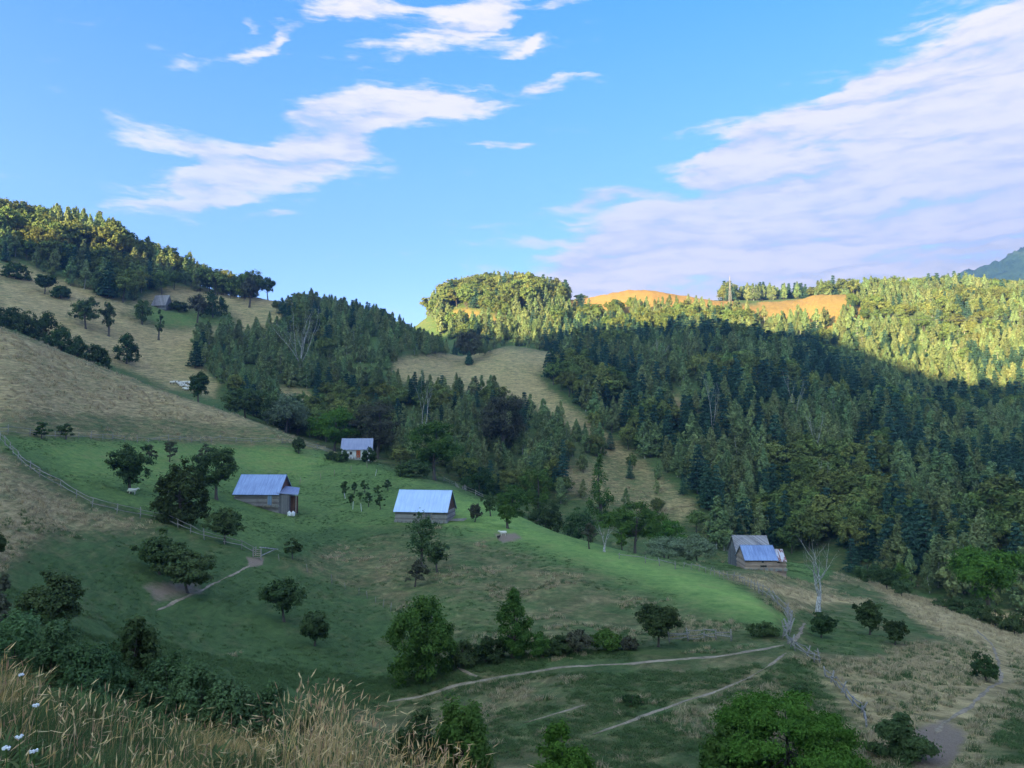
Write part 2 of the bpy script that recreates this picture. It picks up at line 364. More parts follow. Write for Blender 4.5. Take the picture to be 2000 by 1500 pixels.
def planks(name, c1, c2, axis='x', sp=5.0, groove=True):
    m, b = mat(name); t = b.n('ShaderNodeTexCoord'); s3 = b.n('ShaderNodeSeparateXYZ'); b.l(t.outputs['Object'], s3.inputs[0])
    sv = {'x': (14, 14, 1.2), 'z': (1.5, 1.5, 14)}[axis]
    n1 = b.noise(b.mapv(t.outputs['Object'], sv), 1.5, 5, .65); n2 = b.noise(t.outputs['Object'], .8, 3, .6)
    if axis == 'x':
        k = b.m('ADD', s3.outputs[0], s3.outputs[1])
    else: k = s3.outputs[2]
    k = b.m('MULTIPLY', k, sp); wn_ = b.n('ShaderNodeTexWhiteNoise', noise_dimensions='1D'); b.l(b.m('FLOOR', k), wn_.inputs['W'])
    f = b.m('ADD', b.m('MULTIPLY', wn_.outputs['Value'], .45), b.m('MULTIPLY', n1, .6))
    c = b.mix(b.rng(f, .2, .9), c1, c2); c = b.mix(b.rng(n2, .5, .75, 0, .5), c, tuple(x*.5 for x in c1))
    fr = b.m('FRACT', k); edge = b.m('GREATER_THAN', b.m('ABSOLUTE', b.m('SUBTRACT', fr, .5)), .44)
    h = b.m('SUBTRACT', n1, b.m('MULTIPLY', edge, 1.5))
    return finish(m, b, c, .9, h, .7)
M['logs'] = planks('grey_logs', (.14, .12, .11), (.42, .38, .36), 'z', 4.5)
M['brownlogs'] = planks('brown_logs', (.22, .15, .11), (.54, .40, .32), 'z', 4.5)
M['redboards'] = planks('red_brown_boards', (.075, .035, .028), (.17, .085, .06), 'x', 5)
M['greyboards'] = planks('grey_boards', (.09, .085, .09), (.25, .24, .24), 'x', 6)
M['shingle'] = planks('old_shingles', (.17, .155, .16), (.40, .38, .39), 'x', 6)
M['plainwood'] = planks('plain_boards', (.20, .16, .12), (.42, .35, .27), 'x', 6)
def metal(name, c1, c2, rough=.38, rust=0.0, met=.75):
    m, b = mat(name); t = b.n('ShaderNodeTexCoord'); s3 = b.n('ShaderNodeSeparateXYZ'); b.l(t.outputs['Object'], s3.inputs[0])
    st = b.noise(b.mapv(t.outputs['Object'], (3.2, .25, .25)), 2.2, 4, .6); bl = b.noise(t.outputs['Object'], .55, 4, .6)
    c = b.mix(b.rng(b.m('ADD', b.m('MULTIPLY', st, .6), b.m('MULTIPLY', bl, .4)), .38, .62), c1, c2)
    if rust > 0: c = b.mix(b.rng(b.noise(b.mapv(t.outputs['Object'], (2.6, .5, .5)), 1.6, 5, .6), .62 - rust*.3, .68 - rust*.3), c, (.22, .07, .04))
    rg = b.rng(bl, .3, .7, rough - .06, rough + .10)
    return finish(m, b, c, rg, b.m('ADD', b.m('MULTIPLY', st, .4), b.noise(t.outputs['Object'], 1.1, 3, .5)), .55, met, .5)
M['roof_a'] = metal('zinc_roof', (.19, .27, .44), (.32, .43, .62), .46)
M['roof_b'] = metal('zinc_roof_new', (.33, .47, .68), (.44, .59, .80), .40)
M['roof_c'] = metal('lead_grey_roof', (.20, .23, .33), (.30, .33, .44), .55, met=.5)
M['roof_rust'] = metal('rusty_roof', (.50, .50, .52), (.60, .60, .62), .5, rust=.45, met=.35)
def flat(name, c, rough=.8, **k):
    m, b = mat(name); t = b.n('ShaderNodeTexCoord'); n1 = b.noise(t.outputs['Object'], 4, 4, .6)
    return finish(m, b, b.mix(n1, tuple(x*.7 for x in c), c), rough, n1, .3, **k)
M['white'] = flat('white_paint', (.75, .75, .75)); M['void'] = flat('dark_opening', (.015, .013, .012)); M['orange'] = flat('orange_door', (.55, .12, .03))
M['stone'] = flat('field_stone', (.30, .29, .27)); M['wool'] = flat('sheep_wool', (.72, .68, .60), .95); M['darkwool'] = flat('dark_hair', (.05, .04, .035), .9)
M['steel'] = flat('galvanised_steel', (.20, .19, .19), .5, metal=.6); M['plastic'] = flat('white_plastic', (.8, .8, .8), .5)
# ground
m, b = mat('meadow'); M['ground'] = m
geo = b.n('ShaderNodeNewGeometry'); P = geo.outputs['Position']
def A(nm): return b.n('ShaderNodeAttribute', attribute_name=nm).outputs['Fac']
cont = b.mapv(P, (.16, .16, .9)); n_big = b.noise(P, .045, 4, .6); n_mid = b.noise(cont, 2.0, 6, .68, dist=.4); n_f = b.noise(b.mapv(P, (1, 1, 2.2)), 1.3, 7, .75); n_ff = b.noise(P, 9.0, 5, .7)
n_s = b.noise(b.mapv(P, (.30, .30, 3.2)), 1.4, 6, .7, dist=.6)
dry = b.m('ADD', A('dry'), b.m('MULTIPLY', b.m('SUBTRACT', n_mid, .5), 1.5)); dry = b.m('ADD', dry, b.m('MULTIPLY', b.m('SUBTRACT', n_f, .5), .45)); dry = b.m('ADD', dry, b.m('MULTIPLY', b.m('SUBTRACT', n_big, .5), .7))
dryf = b.rng(dry, .15, .95, 0, 1, True)
fv = b.m('ADD', b.m('MULTIPLY', n_s, .5), b.m('ADD', b.m('MULTIPLY', n_f, .35), b.m('MULTIPLY', n_ff, .15)))
fvr = b.rng(fv, .36, .64)
green = b.mix(fvr, (.044, .078, .027), (.108, .168, .055))
fvl = b.rng(b.m('ADD', b.m('MULTIPLY', n_mid, .45), b.m('ADD', b.m('MULTIPLY', n_f, .35), b.m('MULTIPLY', n_big, .2))), .38, .60)
lushc = b.mix(fvl, (.135, .245, .062), (.320, .445, .115))
lf = b.rng(b.m('ADD', A('lush'), b.m('MULTIPLY', b.m('SUBTRACT', n_f, .5), .5)), .1, .9, 0, 1)
green = b.mix(lf, green, lushc)
straw = b.mix(fvr, (.20, .150, .066), (.68, .51, .25))
brown = b.mix(fvr, (.095, .076, .036), (.28, .22, .105))
dcol = b.mix(b.rng(b.m('ADD', A('dry'), b.m('MULTIPLY', b.m('SUBTRACT', n_s, .5), .9)), .45, .95), brown, straw)
c = b.mix(dryf, green, dcol)
c = b.mix(b.rng(b.m('ADD', A('dirt'), b.m('MULTIPLY', b.m('SUBTRACT', n_f, .5), .9)), .35, .75, 0, 1), c, b.mix(n_ff, (.17, .125, .085), (.34, .26, .19)))
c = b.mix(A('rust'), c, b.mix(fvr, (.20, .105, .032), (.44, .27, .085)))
bh = b.m('ADD', b.m('MULTIPLY', n_f, .7), b.m('MULTIPLY', n_ff, .25)); bh = b.m('ADD', bh, b.m('MULTIPLY', n_s, .8))
finish(m, b, c, .95, bh, .8, spec=.05, bdist=.5)
m, b = mat('trodden_path'); geo = b.n('ShaderNodeNewGeometry'); n1 = b.noise(geo.outputs['Position'], 3.0, 5, .65); n2 = b.noise(geo.outputs['Position'], .6, 3, .5)
M['path'] = finish(m, b, b.mix(b.rng(b.m('ADD', b.m('MULTIPLY', n1, .6), b.m('MULTIPLY', n2, .4)), .35, .65), (.14, .115, .075), (.37, .29, .20)), .95, n1, .6, spec=.1)

# ------------------------------------------------------------------ ground sheet
def poly_sd(px, py, poly):
    """signed distance in px (positive inside)"""
    poly = np.array(poly, float); n = len(poly); d = np.full(px.shape, 1e9); ins = np.zeros(px.shape, bool)
    for i in range(n):
        a_, c_ = poly[i], poly[(i+1) % n]; e = c_ - a_
        wx, wy = px - a_[0], py - a_[1]; t_ = np.clip((wx*e[0] + wy*e[1])/max(e @ e, 1e-9), 0, 1)
        d = np.minimum(d, (wx - e[0]*t_)**2 + (wy - e[1]*t_)**2)
        cr = ((a_[1] > py) != (c_[1] > py)); xx = a_[0] + (py - a_[1])*e[0]/(e[1] if abs(e[1]) > 1e-9 else 1e-9)
        ins ^= cr & (px < xx)
    return np.where(ins, 1, -1)*np.sqrt(d)
GPX, GPY, GD = project(X, Y, Zg)
RG = np.broadcast_to(RR[None, :], X.shape)
dryA = np.full(X.shape, .35); lushA = np.zeros(X.shape); dirtA = np.zeros(X.shape); rustA = np.zeros(X.shape)
front = (GD > 1)
WPX = GPX + fbm(X/np.maximum(RG*.03, .2), Y/np.maximum(RG*.03, .2), 3, 50)*14*0 + fbm(X/4, Y/4, 3, 51)*np.clip(900/RG, 2, 13); WPY = GPY + fbm(X/4, Y/4, 3, 52)*np.clip(500/RG, 1, 7)
def zone(poly, r0, r1, dry=None, lush=None, dirt=None, rust=None, soft=14):
    w = sm(poly_sd(WPX, WPY, poly)/soft*.5 + .5)*(front & (RG >= r0) & (RG <= r1))
    for A_, v in ((dryA, dry), (lushA, lush), (dirtA, dirt), (rustA, rust)):
        if v is not None: A_[:] = A_*(1 - w) + v*w
zone([(-900,100),(2900,100),(2900,2500),(-900,2500)], 0, 12, dry=.75)
zone([(-900,200),(900,400),(1100,560),(2900,500),(2900,1250),(-900,1250)], 200, 1500, dry=.30)
zone([(-700,560),(0,850),(250,857),(560,866),(640,880),(655,900),(720,905),(800,930),(880,950),(960,990),(1060,1045),(900,1020),(820,1020),(760,1030),(640,1035),(560,1060),(500,1080),(400,1052),(320,1015),(180,975),(40,890),(-700,600)], 85, 200, dry=.10, lush=.30, soft=8)
zone([(60,865),(560,875),(640,895),(600,925),(350,925),(150,930)], 85, 200, dry=.30, lush=.55, soft=30)
zone([(-700,500),(0,540),(0,640),(300,755),(560,846),(655,884),(600,872),(300,858),(0,848),(-700,700)], 112, 214, dry=.80, lush=0, soft=10)
zone([(0,800),(560,835),(630,875),(420,862),(0,845)], 112, 214, dry=.55, soft=14)
zone([(-300,700),(0,872),(60,925),(180,1000),(300,1030),(240,1050),(150,1090),(0,1120),(-300,1150)], 40, 118, dry=.72, soft=40)
zone([(100,1040),(450,1065),(560,1100),(760,1190),(800,1300),(700,1400),(-100,1250),(0,1130)], 30, 100, dry=.20, lush=.02, soft=30)
zone([(540,1040),(760,1030),(800,1040),(640,1065),(560,1095)], 80, 130, dry=.02, lush=.12, soft=10)
zone([(560,1100),(640,1065),(780,1032),(960,1042),(1080,1085),(1300,1165),(1540,1230),(1530,1250),(1300,1265),(1000,1290),(850,1210),(700,1150)], 52, 120, dry=.50, lush=.10, soft=22)
zone([(900,985),(1000,1000),(1060,1032),(1200,1078),(1400,1128),(1480,1152),(1545,1212),(1500,1212),(1420,1195),(1300,1150),(1150,1098),(1040,1060),(950,1040),(880,1020)], 60, 135, dry=.16, lush=.98, soft=48)
zone([(780,1150),(950,1150),(1000,1250),(860,1230)], 52, 100, dry=.42, lush=.2, soft=40)
zone([(965,1042),(1010,1040),(1025,1052),(980,1062)], 60, 130, dirt=1, soft=8)
zone([(600,1380),(940,1330),(1350,1290),(1540,1262),(1560,1300),(1700,1440),(1700,1700),(300,1700)], 25, 62, dry=.50, lush=0, soft=16)
zone([(1330,1330),(1500,1290),(1640,1330),(1720,1420),(1720,1600),(1150,1600)], 25, 62, dry=.58, soft=40)
zone([(1545,1100),(1660,1115),(1850,1180),(2600,1280),(2600,1700),(1700,1700),(1560,1290),(1555,1210),(1400,1120),(1480,1110)], 25, 160, dry=.60, lush=.12, soft=12)
zone([(1380,1090),(1530,1085),(1640,1112),(1600,1140),(1480,1128),(1400,1112)], 110, 160, dry=.12, lush=.35, soft=10)
zone([(1560,1205),(1680,1190),(1780,1230),(1700,1290),(1580,1270)], 50, 130, dry=.25, lush=.15, soft=24)
zone([(1640,1130),(1760,1180),(1900,1260),(1750,1250),(1640,1200)], 50, 160, dry=.40, lush=.1, soft=24)
zone([(1440,1128),(1600,1160),(1700,1172),(1700,1185),(1560,1172),(1470,1145)], 70, 160, dry=1.0, soft=8)
zone([(1700,1140),(1850,1180),(2600,1290),(2600,1420),(1950,1290),(1800,1215)], 60, 160, dry=1.05, soft=16)
zone([(1600,1300),(1950,1250),(2000,1330),(1900,1500),(1700,1480)], 25, 100, dry=.80, soft=30)
zone([(1790,1420),(1850,1400),(1900,1440),(1850,1510),(1790,1510)], 25, 60, dirt=.9, soft=20)
zone([(270,1140),(380,1135),(400,1165),(300,1180)], 40, 100, dirt=.75, soft=18)
zone([(478,1090),(512,1090),(515,1104),(490,1108)], 60, 110, dirt=1.0, soft=5)
zone([(-300,480),(60,520),(250,590),(330,560),(480,570),(600,585),(540,640),(430,650),(370,690),(430,750),(420,780),(330,760),(0,620),(-300,560)], 215, 345, dry=.80, soft=10)
zone([(300,596),(440,604),(460,630),(340,645),(240,615)], 230, 345, dry=.30, lush=.3, soft=14)
zone([(770,700),(950,672),(1100,688),(1050,735),(1110,790),(1180,840),(1250,895),(1360,985),(1330,1020),(1240,940),(1160,870),(1040,800),(900,765),(760,745)], 160, 330, dry=.75, soft=12)
zone([(1080,910),(1200,890),(1300,950),(1330,1030),(1180,990),(1100,960)], 150, 260, dry=.62, soft=20)
zone([(1350,700),(1440,705),(1470,740),(1380,735)], 200, 340, dry=.85, dirt=.3, soft=8)
zone([(1300,770),(1370,780),(1370,805),(1310,800)], 200, 340, dry=.8, soft=8)
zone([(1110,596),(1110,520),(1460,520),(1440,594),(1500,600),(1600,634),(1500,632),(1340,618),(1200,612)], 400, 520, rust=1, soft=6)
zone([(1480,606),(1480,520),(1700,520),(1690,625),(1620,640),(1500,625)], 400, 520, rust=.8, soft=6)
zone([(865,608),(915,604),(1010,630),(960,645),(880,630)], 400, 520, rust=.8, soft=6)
zone([(530,755),(600,760),(620,800),(540,790)], 200, 300, dry=.8, dirt=.4, soft=8)
na, nr = Zg.shape
idx = np.arange(na*nr).reshape(na, nr)
qi = np.stack([idx[:-1, :-1], idx[:-1, 1:], idx[1:, 1:], idx[1:, :-1]], -1).reshape(-1, 4)
inner = np.concatenate([idx[:, 0]])
V = np.stack([X, Y, Zg], -1).reshape(-1, 3)
cv = len(V); V = np.vstack([V, [[0, 0, -1.62]]])
tri = np.stack([inner[:-1], inner[1:], np.full(na-1, cv)], -1)[:, ::-1]
lp = np.concatenate([qi[:, ::-1].ravel() if False else qi.ravel(), tri.ravel()])
cnt = np.concatenate([np.full(len(qi), 4), np.full(len(tri), 3)])
pad = lambda A_: np.append(A_.ravel(), .5)
me = mesh_np('ground', V, lp, cnt, [M['ground']], attrs={'dry': ('POINT', pad(dryA)), 'lush': ('POINT', pad(lushA)), 'dirt': ('POINT', pad(dirtA)), 'rust': ('POINT', pad(rustA))}, smooth=True)
me.update()
obj('ground', me, kind='structure')
# ------------------------------------------------------------------ trees
def leafcards(C, N, size, tint, aspect=1.5, droop=0.0):
    """bent leaf-clump quads at centres C with facing N"""
    n = len(C); N = N/np.maximum(np.linalg.norm(N, axis=1, keepdims=True), 1e-6)
    r_ = rng.normal(size=(n, 3)); r_[:, 2] -= droop; T = np.cross(N, r_); T /= np.maximum(np.linalg.norm(T, axis=1, keepdims=True), 1e-6); B = np.cross(N, T)
    s_ = (np.asarray(size)*rng.uniform(.65, 1.35, n))[:, None]; a_ = s_*aspect*.5; c_ = s_*.5
    k = s_*.22
    v = np.stack([C - T*a_, C - B*c_ + N*k, C + T*a_, C + B*c_ + N*k*.6], 1).reshape(-1, 3)
    return v, tint
def crown_mesh(name, kind, H, Wd, n, size, mname, seed=0):
    """leaf cloud of a tree H high and Wd wide standing on z=0"""
    global rng
    rng = np.random.default_rng(seed + 100)
    cl = []      # clumps (x,y,z,rx,rz)
    if kind == 'birch':
        for i in range(46):
            h = rng.uniform(.12, 1.0); env = (math.sin(min(h/.38, 1)*math.pi/2)*(1 - max(0, (h - .38)/.62)**1.5))*.5*Wd
            th = i*2.4 + rng.uniform(-.5, .5); rr = env*rng.uniform(.35, 1.0)
            cl.append((rr*math.cos(th), rr*math.sin(th), h*H*.95, Wd*.16*(1.15 - h*.6), H*.075))
        cl.append((0, 0, H*.94, Wd*.07, H*.06))
    elif kind == 'pine':
        nl = 11
        for i in range(nl):
            h = .14 + .84*i/(nl-1); env = (1 - h)**.8*Wd*.56 + .03*Wd; nb = max(3, int(9*(1 - h)) + 2)
            for j in range(nb):
                th = 2*math.pi*j/nb + i*1.1 + rng.uniform(-.25, .25); L = env*rng.uniform(.7, 1.1)
                for q in (.35, .65, .95):
                    cl.append((L*q*math.cos(th), L*q*math.sin(th), H*(h - .035*q) + rng.uniform(-.01, .01)*H, Wd*.085*(1.3 - q*.5), H*.016))
        cl.append((0, 0, H*.97, Wd*.03, H*.03))
    elif kind in ('round', 'beech'):
        z0 = .30 if kind == 'round' else .18
        for i in range(44 if kind == 'round' else 56):
            d = rng.normal(size=3); d /= np.linalg.norm(d); q = rng.uniform(.55, 1.0)
            wob = 1 + .22*math.sin(3*math.atan2(d[1], d[0]) + seed) + .12*rng.uniform(-1, 1)
            cl.append((d[0]*Wd*.45*q*wob, d[1]*Wd*.45*q*wob, H*(z0 + (1 - z0)*.5) + d[2]*H*(1 - z0)*.42*q, Wd*rng.uniform(.085, .15), H*rng.uniform(.05, .085)))
    elif kind == 'lone':
        for i in range(60):
            d = rng.normal(size=3); d /= np.linalg.norm(d); q = rng.uniform(.5, 1.0)
            cl.append((d[0]*Wd*.42*q, d[1]*Wd*.42*q, H*.60 + d[2]*H*.36*q, Wd*.12, H*.07))
    elif kind == 'orchard':     # spreading old fruit tree, uneven lobes reaching low
        for i in range(60):
            d = rng.normal(size=3); d /= np.linalg.norm(d); q = rng.uniform(.35, 1.0)
            wob = 1 + .28*math.sin(2*math.atan2(d[1], d[0]) + seed) + .20*math.sin(5*math.atan2(d[1], d[0]) + seed*2) + .15*rng.uniform(-1, 1)
            cl.append((d[0]*Wd*.44*q*wob, d[1]*Wd*.44*q*wob, H*(.57 + d[2]*.39*q*(1 + .15*math.sin(4*math.atan2(d[1], d[0]) + seed))), Wd*rng.uniform(.07, .13), H*rng.uniform(.05, .09)))
    elif kind == 'sparse':
        for i in range(22):
            th = rng.uniform(0, 6.28); h = rng.uniform(.3, 1.0); rr = Wd*.45*rng.uniform(.2, 1)*math.sin(math.pi*min(1, .25 + h*.62))
            cl.append((rr*math.cos(th), rr*math.sin(th), h*H*.94, Wd*.085, H*.045))
    elif kind == 'willow':
        for i in range(70):
            d = rng.normal(size=3); d[2] = abs(d[2])*.9 - .25; d /= np.linalg.norm(d); q = rng.uniform(.6, 1.0)
            cl.append((d[0]*Wd*.42*q, d[1]*Wd*.42*q, H*(.38 + d[2]*.52*q), Wd*.10, H*.10))
    elif kind == 'shrub':
        for i in range(34):
            th = rng.uniform(0, 6.28); rr = Wd*.42*math.sqrt(rng.uniform(0, 1)); top = H*(1 - .45*(rr/(Wd*.45))**2)*rng.uniform(.7, 1.05)
            cl.append((rr*math.cos(th), rr*math.sin(th), top*rng.uniform(.25, .92), Wd*rng.uniform(.08, .14), H*rng.uniform(.07, .13)))
    elif kind == 'lime':        # bush of overlapping domes of shoots down to the ground
        for i in range(90):
            th = rng.uniform(0, 6.28); rr = Wd*.45*math.sqrt(rng.uniform(0, 1)); top = H*(1 - .55*(rr/(Wd*.47))**2.4)*rng.uniform(.86, 1.06)
            cl.append((rr*math.cos(th), rr*math.sin(th), top*(rng.uniform(.72, .95) if rng.uniform() < .5 else rng.uniform(.08, .75)), Wd*rng.uniform(.06, .12), H*rng.uniform(.05, .10)))
    elif kind == 'feather':     # weedy upright plumes
        for i in range(60):
            th = rng.uniform(0, 6.28); rr = Wd*.46*math.sqrt(rng.uniform(0, 1)); top = H*(1 - .35*(rr/(Wd*.46))**2)*rng.uniform(.75, 1.08)
            cl.append((rr*math.cos(th), rr*math.sin(th), top*rng.uniform(.35, .9), Wd*.045, H*.12))
    cl = np.array(cl); w = cl[:, 3]**2*cl[:, 4] ; w = (w**.5)/np.sum(w**.5); pick = rng.choice(len(cl), n, p=w)
    d = rng.normal(size=(n, 3)); d /= np.linalg.norm(d, axis=1, keepdims=True); q = np.abs(rng.normal(.72, .34, (n, 1)))
    ext = np.stack([cl[pick, 3], cl[pick, 3], cl[pick, 4]], -1)
    C = cl[pick, :3] + d*q*ext
    cen = np.array([0, 0, H*.45]); N = d*.8 + rng.normal(size=(n, 3))*.45 + (C - cen)/np.array([Wd*.5, Wd*.5, H*.5])*.5; N[:, 2] += .35
    ct = rng.uniform(0, 1, len(cl)); tint = np.clip(ct[pick]*.6 + rng.uniform(-.1, .5, n), 0, 1)
    v, tt = leafcards(C, N, size, tint, 1.5 if kind != 'pine' else 2.2)
    return mesh_np(name, v, np.arange(len(v)), 4, [M[mname]], attrs={'tint': ('FACE', tt)}), cl
def limbs(mb, H, cl, r0, nb=9, seed=0, lean=0.0, fork=.35):
    rd = random.Random(seed); top = H*.86
    P_ = lambda t: Vector((lean*t*H + .02*H*math.sin(t*5 + seed), .02*H*math.cos(t*4 + seed), t*top))
    mb.tube([P_(t) for t in (-.03, 0, .04, .15, .3, .5, .7, .88, 1)], [r0*k for k in (1.5, 1.35, 1.05, .92, .8, .6, .38, .2, .06)], 7)
    ids = list(range(len(cl))); rd.shuffle(ids)
    for i in ids[:nb]:
        c_ = Vector(cl[i][:3]); t0 = max(fork*.8, min(.8, c_.z/top*.62)); a_ = P_(t0); m_ = a_.lerp(c_, .5) + Vector((0, 0, -.03*H + rd.uniform(-.02, .04)*H))
        mb.tube([a_, m_, c_], [r0*.45*(1.1 - t0), r0*.28*(1.1 - t0), r0*.06], 5, False)
def joined(name, kind, H, Wd, n, size, mname, seed, r0, bark='bark'):
    """crown and trunk in one mesh, for far trees too small to show parts"""
    me, cl = crown_mesh(name, kind, H, Wd, n, size, mname, seed)
    mb = MB(); limbs(mb, H, cl, r0, 4, seed)
    nv = len(me.vertices); v1 = np.zeros(nv*3, np.float32); me.vertices.foreach_get('co', v1); nf = len(me.polygons)
    tt = np.zeros(nf, np.float32); me.attributes['tint'].data.foreach_get('value', tt); bpy.data.meshes.remove(me)
    V_ = np.vstack([v1.reshape(-1, 3), np.array(mb.v)]); f2 = [i + nv for f in mb.f for i in f]
    return mesh_np(name, V_, np.concatenate([np.arange(nv), f2]), np.concatenate([np.full(nf, 4), [len(f) for f in mb.f]]), [M[mname], M[bark]],
                   mi=np.concatenate([np.zeros(nf), np.ones(len(mb.f))]), attrs={'tint': ('FACE', np.concatenate([tt, np.zeros(len(mb.f))]))})
FAR = {'birch_tree': [joined('birch_tree', 'birch', 10, 3.7 + .3*i, 1500, .36, 'birch', i, .12, 'deadwood' if i % 2 else 'bark') for i in range(4)],
       'pine_tree': [joined('pine_tree', 'pine', 10, 4.4 + .4*i, 1700, .30, 'pine', 10 + i, .14) for i in range(4)],
       'broadleaf_tree': [joined('broadleaf_tree', 'beech' if i % 2 else 'round', 10, 7.0 + .5*i, 2100, .42, 'broad', 20 + i, .2) for i in range(4)]}
# forests: ground polygons in photo coordinates with a distance range, spacing, mix and heights
FOREST = [
 ("on the upper left hilltop", [(-400,250),(-400,470),(0,505),(60,525),(150,568),(240,594),(330,572),(390,568),(440,586),(488,594),(505,560),(460,300)], 288, 392, 4.3, (.42,.04,.54), (7, 12.5), None),
 ("on the shaded wooded knoll in the middle", [(370,705),(385,668),(440,655),(470,632),(530,618),(578,600),(600,540),(820,560),(960,670),(950,694),(880,690),(800,696),(765,715),(745,745),(800,765),(900,775),(970,765),(1040,805),(1110,845),(1165,868),(1180,890),(1100,905),(1085,950),(1150,1000),(1240,1040),(1300,1060),(1400,1090),(1250,1088),(1100,1058),(960,990),(870,935),(730,890),(640,870),(500,815),(450,772),(425,745)], 186, 345, 3.2, (.72,.12,.16), (5.0, 8.6), [[(530,760),(610,765),(625,800),(545,790)],[(430,640),(520,610),(560,640),(480,655)]]),
 ("on the dark spur right of the clearing", [(1105,702),(1062,742),(1120,790),(1175,832),(1235,882),(1310,935),(1370,985),(1385,1040),(1370,1078),(1420,1075),(1500,1075),(1560,1085),(1650,1116),(1760,1150),(1850,1180),(2000,1205),(2400,1250),(2400,500),(1400,600),(1200,640)], 158, 350, 3.4, (.54,.30,.16), (6.5, 11.5), [[(1350,700),(1440,705),(1465,735),(1380,728)],[(1310,775),(1370,782),(1370,800),(1315,795)]]),
 ("in the lower brown clearing", [(1060,800),(1170,850),(1330,960),(1360,1040),(1200,1010),(1090,940),(1140,900)], 165, 262, 9.5, (.55,.15,.30), (4.0, 7.5), None),
 ("in the shaded dip behind the clearing", [(900,560),(900,690),(1000,676),(1100,690),(1250,670),(1500,700),(2000,850),(2400,850),(2400,500),(1500,500)], 322, 402, 3.8, (.56,.28,.16), (7, 10.5), None),
 ("on the sunlit slope below the skyline", [(740,500),(2500,500),(2500,860),(1900,800),(1500,700),(900,700)], 400, 515, 4.2, (.62,.05,.33), (7, 10.5), [[(1110,604),(1110,540),(1500,540),(1500,600),(1570,622),(1540,630),(1440,614),(1340,608),(1200,606)],[(1490,612),(1490,545),(1685,545),(1685,590),(1660,600),(1655,625),(1600,638),(1520,625)],[(870,612),(920,608),(960,624),(1000,636),(940,640),(880,630)],[(1010,620),(1120,600),(1140,606),(1040,630)]]),
 ("on the far ridge behind the sunlit slope", [(1415,400),(2600,400),(2600,620),(1415,620)], 540, 660, 5.5, (.2,.1,.7), (9, 13), None),
]
MARKS = [(60, 440, 'near the left edge'), (200, 470, 'above the back pasture'), (330, 540, 'above the steep grey hut'), (450, 560, 'by the saddle oaks'), (430, 700, 'above the straw hill crest'), (590, 640, 'around the pale many-stemmed tree'),
 (700, 620, 'along the skyline'), (850, 660, 'above the clearing top corner'), (620, 760, 'behind the orange-doored cabin'), (800, 740, 'beside the clearing'), (850, 850, 'above the bright-roofed barn'), (1000, 800, 'below the brown clearing'), (1100, 860, 'left of the narrow strip'), (950, 930, 'behind the crest fence'), (1100, 980, 'behind the mound'),
 (1150, 740, 'at the clearing edge'), (1250, 850, 'right of the narrow strip'), (1350, 960, 'above the grey-green willows'), (1300, 700, 'near the spur top'), (1450, 770, 'around the brown patches'), (1470, 900, 'in the middle of the spur'), (1480, 1020, 'behind the shingled barn'), (1600, 1050, 'behind the bleached dead tree'),
 (1600, 850, 'in the deep shade'), (1700, 1000, 'above the wood-edge fruit trees'), (1750, 820, 'below the shade line'), (1800, 940, 'upslope of the big green tree'), (1780, 1110, 'above the straw crest'), (1900, 1050, 'around the big green tree'), (1930, 900, 'near the right edge'), (1960, 1120, 'by the right edge bushes'),
 (900, 560, 'on the sunny knoll'), (1300, 640, 'under the orange hilltop'), (1500, 680, 'below the pylon'), (1700, 640, 'right of the golden hilltop'), (1900, 650, 'beneath the far mountain')]
def where_label(qx, qy, zi, k, h):
    w_ = min(MARKS, key=lambda t: (t[0] - qx)**2 + ((t[1] - qy)*1.5)**2)[2]
    sz = 'towering' if h > 10.5 else 'tall' if h > 8.8 else 'mid-sized' if h > 6.8 else 'small'
    return sz + ' ' + ['pale green birch', 'dark layered pine', 'bushy broadleaf tree'][k] + ' ' + ['in hilltop wood', 'on shaded knoll', 'on dark spur', 'in lower clearing', 'in shaded dip', 'on sunlit slope', 'on far ridge'][zi] + ' ' + w_
FL = {'birch_tree': 'slender pale green birch', 'pine_tree': 'dark layered pine', 'broadleaf_tree': 'rounded bushy broadleaf tree'}
allp = []
frng = np.random.default_rng(11)
